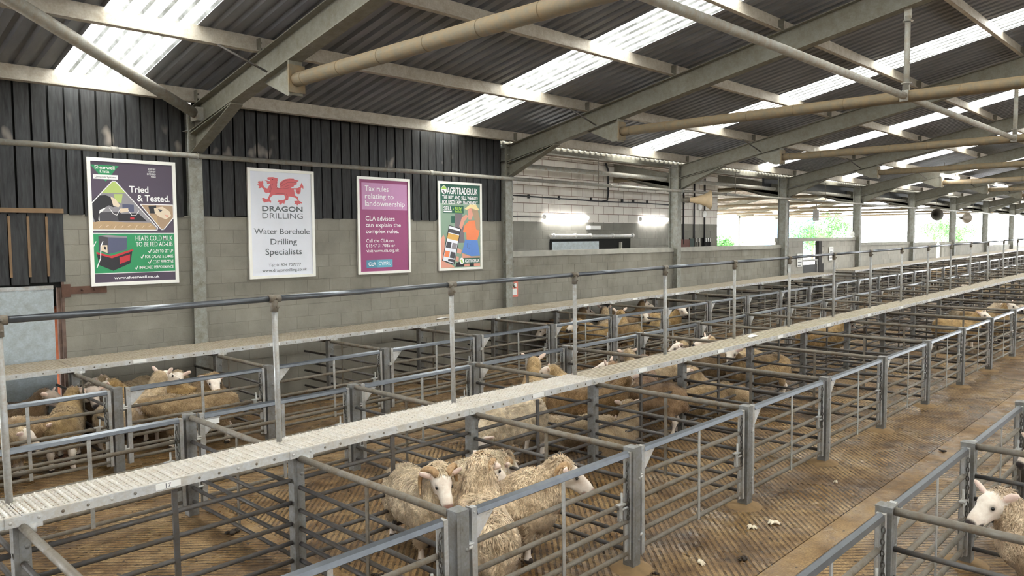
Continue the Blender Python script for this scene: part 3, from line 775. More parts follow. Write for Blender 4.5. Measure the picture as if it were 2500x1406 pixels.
# ---- small wall things
t = thing('red_sign', 'small faded red and white notice on the column beside the low wall', 'sign', (12.93, YW-.02, 1.70))
b = MB(); b.box(-.14, .16, -.01, .0, -.22, .16, 0); b.box(-.10, .12, -.013, -.01, -.17, -.02, 1); b.box(-.02, .12, -.013, -.01, .02, .11, 1); b.build('plate', [m_plain('faded_red', (214, 120, 104)), M['white']], t)
t = thing('drop_pipe', 'thin grey water drop pipe beside the second column, ending at a tap', 'pipe', (12.83, YW-.1, 0))
MB().path([(0, 0, 1.85), (0, 0, 4.2)], .022, 8).build('pipe', M['galv'], t)
b = MB(); b.path([(0, 0, 1.86), (0, -.02, 1.78), (-.02, -.1, 1.72)], .024, 8); b.path([(-.06, -.02, 1.8), (.06, -.02, 1.8)], .01, 6); b.build('tap', M['bar'], t)
for z in (2.3, 3.2, 3.75): MB().box(-.25, .04, -.02, .03, z, z+.05).build('pipe_clip', M['bar'], t)
t = thing('drop_pipe', 'thin water drop pipe at the column by the yard doorway, with a black hose', 'pipe', (27.35, YW-.14, 0))
MB().path([(0, 0, 1.55), (0, 0, 4.15)], .024, 8).build('pipe', M['galv'], t)
b = MB(); b.path([(0, 0, 1.6), (.05, -.05, 1.3), (.6, -.3, .95), (1.6, -.5, .85)], .03, 8); b.build('hose', M['black'], t)
# yard doorway gate and notices
t = thing('yard_gate', 'dark sheeted gate closing the lower part of the yard doorway', 'gate', (29.0, YW+.05, .3))
MB().box(.02, 1.45, 0, .04, .1, 1.45).build('sheet', m_plain('dark_sheet', (60, 60, 58), .6, .2), t)
b = MB(); b.path([(0, 0, 1.62), (1.7, 0, 1.62)], .04, 8); b.path([(1.42, 0, 0), (1.42, 0, 1.65)], .03, 8); b.build('frame', M['galv'], t)
MB().box(1.45, 1.95, -.05, .1, -.3, 2.4).build('gate_post', m_plain('dark_post', (52, 50, 48), .8), t)
for i, (x, z, w_, h_) in enumerate(((28.6, 1.95, .45, .5), (31.6, 2.15, .42, .55))):
    t = thing('notice', 'white paper notice on the wall %s of the yard doorway' % ('left', 'right')[i], 'notice', (x, YW-.035, z))
    MB().box(-w_/2, w_/2, -.004, .004, -h_/2, h_/2).build('paper', M['white'], t)
    b = MB()
    for k in range(4): b.box(-w_*.36, w_*(.36-.1*(k % 2)), -.007, -.004, h_*.3-k*.12, h_*.3-k*.12+.03)
    b.build('print', M['ink'], t)
t = thing('door_handle_rail', 'curved galvanised handle bar on the wall right of the yard doorway', 'handle', (31.5, YW-.12, 1.25))
MB().path([(0, 0, 0), (.25, 0, .05), (.5, 0, .35), (.55, 0, .5)], .03, 8).build('bar', M['fascia'], t)
MB().box(.1, .16, 0, .1, 0, .06).build('bracket', M['galv'], t)
t = thing('security_lamp', 'small white dome lamp on the wall cap beside a column', 'lamp', (33.9, YW, 2.82))
MB().lathe([(.07, 0), (.09, .06), (.1, .14), (.07, .22), (0, .25)], 14).build('dome', M['white'], t); MB().box(-.08, .08, -.08, .08, -.01, .02).build('base', M['white'], t)
t = thing('flood_light', 'tilted grey flood light hanging in the neighbouring shed', 'light', (32.6, 13.6, 3.75), (0, R(25), R(20)))
b = MB(); b.box(-.14, .14, -.12, .12, -.2, .2); b.build('body', M['galv'], t); MB().box(-.03, .03, -.02, .02, .2, .55).build('arm', M['bar'], t)
# ================================================================== PENS
P = 2.0; X0 = 3.263
XI = lambda i: X0+P*i
IMIN, IMAX = -2, 33
Y1, YWK, Y2, Y3, YWW, YR = 3.719, 5.636, 7.812, 9.888, 11.42, 1.682
BZ = [.79, .585, .427, .295, .15]
def m(nm, mb, mat): return mb.mesh(nm, mat)
# gate parts, x from the hinge post centre
G = {}
b = MB(); b.box(.115, .165, -.022, .022, .09, 1.035); b.box(.108, .118, -.03, .03, .09, 1.04); b.lathe([(0, -.023), (.008, -.023), (.008, -.02)], 6, 0, 'y', (.14, 0, 1.0)); G['hinge_stile'] = m('hinge_stile', b, M['galv'])
b = MB(); b.box(1.90, 1.935, -.03, .03, .10, 1.02); b.box(1.86, 1.90, -.006, .006, .10, 1.0); G['latch_stile'] = m('latch_stile', b, M['galv'])
b = MB(); b.prism([(-.031, -.02), (-.022, .012), (0, .03), (.022, .012), (.031, -.02), (.022, -.028), (-.022, -.028)], lambda y, z: (.165, y, 1.005+z), lambda y, z: (1.90, y, 1.005+z)); G['top_rail'] = m('top_rail', b, M['rail'])
G['bars'] = [m('bar', MB().tube((.165, 0, z), (1.90, 0, z), .021, 8), M['bar']) for z in BZ]
b = MB(); b.box(1.04, 1.076, -.026, -.018, .13, .985); G['upright'] = m('upright', b, M['galv'])
b = MB(); b.prism([(.165, .99), (.36, .99), (.168, .79)], lambda x, z: (x, -.006, z), lambda x, z: (x, .002, z)); b.box(.27, .30, -.009, -.006, .94, .955); G['gusset_plate'] = m('gusset_plate', b, M['fascia'])
b = MB()
for z in (.80,):
    b.lathe([(.038, z-.03), (.046, z-.03), (.046, z-.012), (.03, z-.012)], 12, 0, 'z', (.085, 0, 0)); b.box(.05, .12, -.03, .03, z, z+.012); b.path([(.085, 0, z-.05), (.085, 0, z+.035)], .014, 8)
    b.path([(.05, -.03, z), (.12, -.035, z)], .006, 5)
G['hinge'] = m('hinge', b, M['fascia'])
b = MB(); b.lathe([(.038, .27), (.046, .27), (.046, .288), (.03, .288)], 12, 0, 'z', (.085, 0, 0)); b.path([(.085, 0, .24), (.085, 0, .32)], .014, 8); G['hinge2'] = m('hinge', b, M['fascia'])
b = MB(); b.box(1.755, 1.80, -.03, -.008, .47, .60); b.box(1.735, 1.83, -.045, -.0, .60, .612); b.path([(1.80, -.02, .56), (1.90, -.02, .56)], .012, 6); b.path([(1.80, -.02, .46), (1.80, -.02, .70)], .01, 6); b.lathe([(0, -.034), (.012, -.034), (.012, -.03)], 8, 0, 'y', (1.778, 0, .49)); G['latch'] = m('latch', b, M['galv'])
b = MB()
for k in range(13):
    z = .93-k*.038; x = 1.872-.012*math.sin(k*.5); y = -.03
    pts = []
    for a in np.linspace(0, 2*math.pi, 9)[:-1]:
        u, v = .011*math.cos(a), .024*math.sin(a)
        pts.append((x+(u if k % 2 else 0), y+(0 if k % 2 else u), z+v))
    b.path(pts, .0045, 5, closed=True)
G['chain'] = m('chain', b, M['chain'])
def build_gate():
    t = thing('pen_gate', 'x', 'gate', (0, 0, 0), (0, TILT, 0))
    for k in ('hinge_stile', 'latch_stile', 'top_rail', 'upright', 'gusset_plate', 'latch', 'chain'): put(k, G[k], t)
    put('hinge', G['hinge'], t); put('hinge', G['hinge2'], t)
    for me in G['bars']: put('bar', me, t)
    return t
def joined(lst, nm):
    """one plain mesh out of several (for gates too far off to show their parts)"""
    vs, fs, mi, mats = [], [], [], []
    for me in lst:
        o = len(vs); mt = me.materials[0]
        if mt not in mats: mats.append(mt)
        vs += [tuple(v.co) for v in me.vertices]
        for p in me.polygons: fs.append(tuple(i+o for i in p.vertices)); mi.append(mats.index(mt))
    r = bpy.data.meshes.new(nm); r.from_pydata(vs, [], fs)
    for q in mats: r.materials.append(q)
    r.polygons.foreach_set('material_index', mi); return r
GFAR = joined([G[k] for k in ('hinge_stile', 'latch_stile', 'top_rail', 'upright', 'gusset_plate')]+G['bars'], 'pen_gate')
gate0 = build_gate(); used = [False]
# posts
b = MB(); w = .052
b.box(-w, w, -w, w, -.05, 1.043); b.box(-w-.002, w+.002, -w-.002, w+.002, 1.043, 1.052)
b.box(-.022, .022, -w-.001, -w+.004, .0, 1.0)
for z in (.78, .25): b.lathe([(0, -w-.008), (.012, -w-.008), (.014, -w)], 8, 0, 'y', (.03, 0, z))
for z in (.92, .60): b.box(-.008, .008, -w-.003, -w, z, z+.016, 0)
PO = b.mesh('post_body', M['post'])
FT = MB().lathe([(.20, -.02), (.17, .012), (.10, .03), (.07, .034), (.0, .034)], 16).mesh('footing', M['footing'])
def post(label, x, y, group, foot=False, tilt=0):
    t = thing('pen_post', label, 'post', (x, y, fz(x)), (0, tilt, 0), group)
    put('post_body', PO, t)
    if foot: put('footing', FT, t)
    return t
ROWS = {'aisle row': (Y1, 1), 'alley near row': (Y2, 0), 'alley far row': (Y3, 0), 'right-hand aisle row': (YR, 1)}
def nm(i, f): return (ORD[i-f]+' from the left in the photo') if i >= f else ['just beyond', 'second beyond', 'third beyond', 'fourth beyond'][f-1-i]+' the left edge of the photo'
FP = {'aisle row': (0, -1, -1), 'alley near row': (0, -1, -1), 'alley far row': (0, -1, 0), 'right-hand aisle row': (2, 1, 2)}   # first post, gate, divider in view
PF = 17
for rn, (y, foot) in ROWS.items():
    off = XI(0) if rn != 'right-hand aisle row' else 5.2355-2*P
    for i in range(IMIN, IMAX):
        x = off+P*i
        if rn == 'right-hand aisle row' and (i < 0 or i > 8): continue
        dx = .035 if (rn == 'aisle row' and i == 0) else 0
        post('square steel post of the %s, %s' % (rn, nm(i, FP[rn][0])), x+dx, y, 'posts of the '+rn, foot)
        lab = 'six-rail pen gate in the %s, %s' % (rn, nm(i, FP[rn][1]))
        if i < PF:
            if not used[0]:
                used[0] = True; g = gate0; g.location = (x+dx, y, fz(x)); g['label'] = lab; g['group'] = 'gates of the '+rn
            else:
                g = copy_tree(gate0, (x+dx, y, fz(x)), None, lab, 'gates of the '+rn)
        else:
            g = put('pen_gate', GFAR, None, (x, y, fz(x)), (0, TILT, 0)); tag(g, lab, 'gate', 'gates of the '+rn)
# dividers (run along +y from the front post)
def divider_meshes(L):
    d = [m('top_rail', MB().tube((0, .05, 1.02), (0, L, 1.02), .027, 10), M['bar'])]
    d += [m('bar', MB().tube((0, .05, z), (0, L, z), .019, 8), M['darkbar']) for z in (.77, .575, .42, .29, .145)]
    b = MB(); b.box(-.027, -.015, L*.48, L*.48+.035, .12, 1.0)
    d.append(m('upright', b, M['bar'])); return d
def dividers(rn, y, L, x00, imax, sgn=1):
    D = divider_meshes(L); F = joined(D, 'pen_divider')
    for i in range(0 if sgn < 0 and x00 < 3 else IMIN, imax):
        x = x00+P*i
        lab = 'railed divider behind the %s, %s' % (rn, nm(i, FP[rn][2]))
        rz = 0 if sgn > 0 else math.pi
        if i < PF:
            t = thing('pen_divider', lab, 'divider', (x, y, fz(x)), (0, 0, rz), 'dividers of the '+rn)
            for me in D: put(me.name.split('.')[0], me, t)
        else:
            tag(put('pen_divider', F, None, (x, y, fz(x)), (0, 0, rz)), lab, 'divider', 'dividers of the '+rn)
dividers('aisle row', Y1, YWK+.02-Y1, X0, IMAX)
dividers('alley near row', Y2, Y2-(YWK+.12), X0, IMAX, -1)
dividers('alley far row', Y3, 12.3-Y3, X0, IMAX)
dividers('right-hand aisle row', YR, 1.75, 5.2355-2*P, 9, -1)
# barrier line under the walkway
YB = YWK+.07
D = [m('bar', MB().tube((.05, 0, z), (P-.05, 0, z), .020, 8), M['darkbar']) for z in (.83, .64, .46, .30, .145)]
b = MB(); b.box(.98, 1.02, -.02, .0, .10, 1.0); D.append(m('upright', b, M['darkbar']))
F = joined(D, 'pen_barrier')
for i in range(IMIN, IMAX):
    x = XI(i)
    lab = 'dark railed barrier under the middle walkway, %s' % nm(i, -2)
    if i < PF:
        t = thing('pen_barrier', lab, 'barrier', (x, YB, fz(x)), (0, TILT, 0), 'barriers under the middle walkway')
        for me in D: put(me.name.split('.')[0], me, t)
    else: tag(put('pen_barrier', F, None, (x, YB, fz(x)), (0, TILT, 0)), lab, 'barrier', 'barriers under the middle walkway')
b = MB(); b.box(-.05, .05, -.045, .045, -.05, 1.03); b.box(-.02, .02, -.047, -.04, 0, 1.0)
b.lathe([(0, -.052), (.016, -.052), (.018, -.045)], 8, 0, 'y', (.026, 0, .88)); b.lathe([(0, -.052), (.008, -.052), (.008, -.045)], 6, 0, 'y', (.026, 0, .78))
WP = b.mesh('post_body', M['post'])
for i in range(IMIN, IMAX):
    x = XI(i)
    tag(put('walkway_post', WP, None, (x, YB, fz(x))), 'steel post carrying the middle walkway, %s' % nm(i, -1), 'post', 'posts under the middle walkway')
    tag(put('walkway_post', WP, None, (x, YWW+.06, fz(x))), 'steel post carrying the wall walkway, %s' % nm(i, 0), 'post', 'posts under the wall walkway')

# ---- walkways: open-grip planks, fascia, brackets
def tread_mesh(W, L, name, mat, cell=.034):
    """serrated grip plank: rows of raised teeth with diamond holes between"""
    nx = int(round(L/cell)); ny = max(4, int(round(W/.048)))
    b = MB(); dx = L/nx; dy = W/ny
    idx = {}
    def V(i, j, z): 
        b.v.append((i, j, z)); return len(b.v)-1
    for j in range(ny):
        for i in range(nx):
            st = (i % 2)*.5
            x0, x1 = i*dx, (i+1)*dx; y0, y1 = j*dy, (j+1)*dy
            # raised lip, then a small slot on every other cell, solid plate around it
            sl = True; h = .009; oy_ = dy*.25*(1 if i % 2 else -1)
            xs = [x0, x0+dx*.24, x0+dx*.72, x1]; ys = [y0, y0+dy*.26+oy_, y0+dy*.74+oy_, y1]
            zz = lambda a, c: (h if a == 1 and c in (1, 2) and sl else 0.) + .004*((a == 3) == (i % 2 == 0))
            o = len(b.v)
            for c in range(4):
                for a in range(4): b.v.append((xs[a], ys[c], zz(a, c)))
            for c in range(3):
                for a in range(3):
                    if sl and a == 1 and c == 1: continue
                    if c == 1 or a == 0 or 1: b.f.append((o+c*4+a, o+c*4+a+1, o+c*4+a+5, o+c*4+a+4)); b.mi.append(0); b.sm.append(False)
    b.box(0, L, 0, .012, -.02, .006); b.box(0, L, W-.012, W, -.03, .006)
    return b.mesh(name, mat)
def fascia_mesh(h, lip):
    b = MB(); b.box(0, P-.006, -.006, 0, -h, .0, 0); b.box(0, P-.006, -.004, lip, -.004, .004, 0); b.box(0, P-.006, 0, .03, -h, -h+.006, 0)
    for k in range(13):
        x = .08+k*.153; b.lathe([(0, -.0085), (.011, -.008), (.011, -.006)], 8, 1 if k % 3 else 0, 'y', (x, 0, -h*.5))
    return b.mesh('fascia', [M['fascia'], M['bar']])
def bracket_mesh():
    b = MB(); b.box(-.10, .13, -.014, -.006, -.062, .002); b.box(-.02, .11, -.02, .03, -.09, -.062)
    b.path([(.05, .0, -.12), (.05, .0, -.06)], .03, 8)
    for x in (-.07, .09): b.lathe([(0, -.022), (.012, -.022), (.012, -.014)], 6, 0, 'y', (x, 0, -.028))
    return b.mesh('bracket', M['fascia'])
BM = bracket_mesh(); FA = fascia_mesh(.062, .03)
TM = tread_mesh(.43, P-.008, 'tread_plank', M['tread']); 
def flat_tread(W, name, mat, rib=.058):
    b = MB(); n = int(W/rib); prof = []
    for k in range(n+1):
        y = k*W/n; prof += [(y, .0), (y+W/n*.55, .0), (y+W/n*.62, -.026), (y+W/n*.94, -.026)]
    prof = [q for q in prof if q[0] <= W]; k = len(prof)
    b.add([(x, y, z+.006) for x in (0, P-.008) for y, z in prof], [(i, i+k, i+k+1, i+1) for i in range(k-1)])
    b.box(0, P-.008, W-.01, W, -.05, .006); return b.mesh(name, mat)
TF = flat_tread(.43, 'tread_plank', M['tread_dusty'])
TW = tread_mesh(.90, P-.008, 'tread_plank', M['tread_dusty'], .04); TWF = flat_tread(.90, 'tread_plank', M['tread_dusty'], .09)
def walkway(label, y, zt, near, far, imin, imax, skip=(), nn=5):
    t = thing('raised_walkway', label, 'walkway', (XI(imin), y, fz(XI(imin))+zt), (0, TILT, 0))
    for i in range(imin, imax):
        x = P*(i-imin)
        if i in skip: continue
        put('tread_plank', near if i < nn else far, t, (x, .0, 0))
        put('fascia', FA, t, (x, 0, 0)); put('bracket', BM, t, (x, 0, 0))
    return t
wk = walkway('galvanised open-grip walkway with handrail crossing the photo between the pens', YWK, 1.094, TM, TF, -2, IMAX, (), 2)
ww = walkway('dust-covered walkway running along the block wall', YWW, 1.125, TW, TWF, -2, IMAX, (13, ))
# tags on the fascias
LT = MB().box(-.09, .09, -.012, -.006, -.048, -.004).mesh('number_plate', M['white'])
for t, lst, im in ((wk, [(.13, 0), (.93, 1), (.93, 2), (.93, 3), (.9, 4), (.9, 5), (.93, 6), (.9, 7), (.9, 8), (.9, 9), (.9, 10)], -2), (ww, [(.83, 0), (.93, 1), (1.0, 2), (1.0, 3), (1.0, 4), (1.0, 5), (1., 6), (1., 7)], -2)):
    for fx, i in lst:
        put('number_plate', LT, t, (P*(i-im)+(fx*1.0 if t is not wk or i else -P*.54), 0, 0))
for o_ in list(COL.objects):
    if o_.get('label') == 'six-rail pen gate in the alley near row, second from the left in the photo':
        MB().box(.185, .325, -.012, -.007, .90, .955).build('number_plate', M['white'], o_)
# ---- handrail on the middle walkway
XR, YRL = 1.2845, 5.99
hr = thing('handrail', 'tall tubular handrail with posts clamped along the middle walkway', 'handrail', (XR-P*2, YRL, fz(XR-P*2)), (0, TILT, 0))
RL = MB().path([(0, 0, 2.331), (P, 0, 2.331)], .025, 12).mesh('top_rail', M['rail'])
b = MB(); b.path([(0, 0, .95), (0, 0, 2.30)], .024, 12); PS = b.mesh('post', M['galv'])
b = MB(); b.path([(-.055, 0, 2.331), (.055, 0, 2.331)], .033, 12); b.path([(0, 0, 2.22), (0, 0, 2.32)], .033, 12)
for z in (2.331, 2.26): b.lathe([(0, -.046), (.011, -.046), (.012, -.03)], 8, 0, 'y', (.012, 0, z))
CLM = b.mesh('clamp', M['bar'])
for k in range(34):
    put('top_rail', RL, hr, (P*k, 0, 0)); put('post', PS, hr, (P*k, 0, 0)); put('clamp', CLM, hr, (P*k, 0, 0))
# litter on the walkways and floor
for i, (x, y, z, s, lab) in enumerate(((11.6, 5.85, 1.11, .16, 'flat scrap of white paper on the middle walkway'), (10.05, 11.75, 1.14, .2, 'scrap of white paper on the wall walkway under the wall'))):
    b = MB(); b.add([(-s, -.05, 0), (s*.2, -.07, .012), (s, -.02, .004), (s*.7, .06, .02), (-s*.4, .05, .006)], [(0, 1, 2, 3, 4)]); b.add([(-s, -.05, .004), (s*.2, -.07, .016), (s, -.02, .008), (s*.7, .06, .024), (-s*.4, .05, .01)], [(0, 1, 2, 3, 4)])
    tag(b.build('paper_scrap', M['white'], None, (x, y, fz(x)+z)), lab, 'litter')
WT = m_plain('wool_tuft', (236, 224, 200), .9)
for i, (x, y, s) in enumerate(((7.0, 3.28, .06), (6.75, 3.38, .05), (5.72, 3.34, .05), (8.6, 3.3, .03))):
    b = MB(); rr = random.Random(i)
    for k in range(7):
        a = rr.uniform(0, 6.28); q = (math.cos(a)*s*.6, math.sin(a)*s*.6, .01)
        b.path([(0, 0, .012), (q[0], q[1], .02), (q[0]*1.8, q[1]*1.8, .004)], [s*.28, s*.24, s*.08], 6)
    tag(b.build('wool_tuft', WT, None, (x, y, fz(x))), ['larger white wool tuft lying in the aisle', 'wool tuft beside the larger tuft in the aisle', 'wool tuft in the aisle near the bottom edge', 'tiny wool tuft in the aisle by the second post'][i], 'wool')
DG = m_plain('dung', (46, 34, 22), .7)
for i, (x, y, s) in enumerate(((6.05, 3.1, .05), (10.7, 2.78, .05), (2.75, 5.05, .07), (2.3, 4.9, .05), (3.3, 7.0, .08), (5.3, 3.5, .03), (3.7, 5.2, .05), (2.2, 5.3, .04))):
    b = MB(); rr = random.Random(40+i)
    for k in range(9):
        a = rr.uniform(0, 6.28); d = rr.uniform(0, s); r_ = s*.32
        b.lathe([(0, 0), (r_, r_*.3), (r_*.9, r_*.9), (0, r_*1.3)], 7, 0, 'z', (math.cos(a)*d, math.sin(a)*d, 0))
    tag(b.build('dung_pile', DG, None, (x, y, fz(x))), 'dark dung pile on the floor, %s' % ['in the aisle near the bottom edge', 'on the drain strip between the gate rows', 'largest in the near left pen', 'left of the largest in the near pen', 'below the middle walkway on the pale joint', 'by the rams near the gate', 'beside the walkway post', 'in the near pen beside the long dark rails'][i], 'dung')
# ================================================================== SHEEP
def m_wool():
    t = NT('fleece'); oi = t.n('ObjectInfo'); v = t.coord('Object')
    geo = t.n('NewGeometry')
    n = t.noise(v, 9, 5, .65); f = t.noise(v, 60, 3, .6, .4)
    base = oi.outputs['Color']
    dk = t.mix(1., base, (.52, .45, .37, 1), 'MULTIPLY'); lt = t.mix(1., base, (1.18, 1.16, 1.12, 1), 'MULTIPLY')
    col = t.mix(t.rng(n, .32, .68), dk, lt)
    col = t.mix(t.rng(f, .55, .75, 0, .35), col, dk)
    isl = t.rng(geo.outputs['Random Per Island'], 0, 1, .80, 1.14)
    cm = t.n('CombineColor'); t.l(isl, cm.inputs[0]); t.l(isl, cm.inputs[1]); t.l(isl, cm.inputs[2])
    col = t.mix(1., col, cm.outputs[0], 'MULTIPLY')
    # muddy underside and belly (real staining)
    sep = t.n('SeparateXYZ'); t.l(v, sep.inputs[0])
    mud = t.math('MULTIPLY', t.rng(sep.outputs[2], .44, .20, 0, .55), t.rng(n, .3, .6))
    col = t.mix(mud, col, srgb(104, 84, 58))
    hgt = t.math('ADD', t.math('MULTIPLY', n, .6), t.math('MULTIPLY', f, .5))
    return t.bsdf(col, .95, 0, hgt, .8, .02, .1, sheen=.25)
M['wool'] = m_wool()
def m_face(name='face_skin', nosec=(46, 38, 38)):
    t = NT(name); oi = t.n('ObjectInfo'); v = t.coord('Object'); n = t.noise(v, 22, 4)
    col = t.ramp(n, [(.3, srgb(222, 208, 192)), (.7, srgb(243, 234, 222))])
    col = t.mix(t.rng(oi.outputs['Alpha'], 0, 1, 1, 0), col, srgb(138, 124, 114))
    m2 = t.rng(t.noise(v, 7, 3), .45, .7, 0, .35)
    col = t.mix(m2, col, srgb(206, 178, 158))
    def at(nm_):
        a = t.n('Attribute', attribute_type='GEOMETRY', attribute_name=nm_); return a.outputs['Fac']
    col = t.mix(at('earin'), col, srgb(236, 210, 196)); col = t.mix(t.math('MULTIPLY', at('rim'), .55), col, srgb(86, 66, 56))
    col = t.mix(at('nose'), col, srgb(*nosec))
    f = t.noise(v, 140, 2)
    return t.bsdf(col, .85, 0, f, .25, .004, .15, sheen=.15)
M['face'] = m_face(); M['face_pink'] = m_face('ram_face_skin', (138, 104, 92))
M['nose'] = m_plain('nose_skin', (58, 46, 44), .5, 0, .1)
M['pinknose'] = m_plain('pinkish_nose', (150, 116, 100), .6, 0, .15, 20)
M['hoof'] = m_plain('hoof', (62, 52, 44), .6)
M['eye'] = m_plain('eye', (24, 18, 14), .12)
M['ear_in'] = m_plain('inner_ear', (232, 204, 190), .8, 0, .08, 20)
def m_horn():
    t = NT('horn'); v = t.coord('Object'); n = t.noise(v, 30, 4, .6)
    w = t.n('TexWave'); w.inputs['Scale'].default_value = 24; w.inputs['Distortion'].default_value = 4; t.l(v, w.inputs['Vector'])
    col = t.ramp(n, [(.3, srgb(150, 118, 82)), (.7, srgb(194, 160, 118))])
    return t.bsdf(col, .5, 0, w.outputs['Fac'], .4, .006)
M['horn'] = m_horn()
M['yellow'] = m_plain('yellow_tag', (238, 222, 120), .5)

def surface_nets(F, org, h):
    nx, ny, nz = F.shape
    S = F < 0
    C = [(0, 0, 0), (1, 0, 0), (0, 1, 0), (1, 1, 0), (0, 0, 1), (1, 0, 1), (0, 1, 1), (1, 1, 1)]
    def sl(A, c): return A[c[0]:nx-1+c[0], c[1]:ny-1+c[1], c[2]:nz-1+c[2]]
    cnt = np.zeros((nx-1, ny-1, nz-1)); pos = np.zeros((nx-1, ny-1, nz-1, 3))
    for a in range(8):
        for ax in range(3):
            if C[a][ax]: continue
            b_ = list(C[a]); b_[ax] = 1; A, B = sl(F, C[a]), sl(F, b_); cr = sl(S, C[a]) != sl(S, b_)
            t = np.where(cr, A/np.where(cr, A-B, 1), 0)
            p = np.array(C[a], float)
            for k in range(3): pos[..., k] += np.where(cr, p[k]+(t if k == ax else 0), 0)
            cnt += cr
    act = cnt > 0; ids = -np.ones(act.shape, int); ids[act] = np.arange(act.sum())
    ii = np.argwhere(act); V = (ii+pos[act]/cnt[act][:, None])*h+org
    Q = []
    for ax in range(3):
        o = [(1, 0, 0), (0, 1, 0), (0, 0, 1)][ax]
        A = S[:nx-o[0], :ny-o[1], :nz-o[2]]; B = S[o[0]:, o[1]:, o[2]:]
        cr = np.argwhere(A != B); u, v = [(1, 2), (2, 0), (0, 1)][ax]
        ok = (cr[:, u] > 0) & (cr[:, v] > 0) & (cr[:, u] < [nx, ny, nz][u]-1) & (cr[:, v] < [nx, ny, nz][v]-1); cr = cr[ok]
        def cell(du, dv):
            c = cr.copy(); c[:, u] -= du; c[:, v] -= dv; return ids[c[:, 0], c[:, 1], c[:, 2]]
        q = np.stack([cell(1, 1), cell(0, 1), cell(0, 0), cell(1, 0)], 1)
        fl_ = ~A[cr[:, 0], cr[:, 1], cr[:, 2]]
        q[fl_] = q[fl_][:, ::-1]; Q.append(q)
    return V, np.concatenate(Q)

def rcone(p, a, b, ra, rb):
    a, b = np.array(a, float), np.array(b, float); ab = b-a
    t = np.clip(((p-a)@ab)/(ab@ab), 0, 1)
    return np.linalg.norm(p-a-t[..., None]*ab, axis=-1)-(ra+(rb-ra)*t)
def ell(p, c, r, M3=None):
    q = p-np.array(c, float)
    if M3 is not None: q = q@M3
    r = np.array(r, float); k0 = np.linalg.norm(q/r, axis=-1); k1 = np.linalg.norm(q/r**2, axis=-1)
    return k0*(k0-1)/np.maximum(k1, 1e-6)

def rot3(yaw, pitch, roll=0):
    """columns: forward, left, up"""
    cy, sy, cp, sp = math.cos(yaw), math.sin(yaw), math.cos(pitch), math.sin(pitch)
    f = np.array([cy*cp, sy*cp, sp]); l = np.array([-sy, cy, 0.]); u = np.cross(f, l)
    c, s = math.cos(roll), math.sin(roll); l, u = c*l+s*u, -s*l+c*u
    return np.stack([f, l, u], 1)

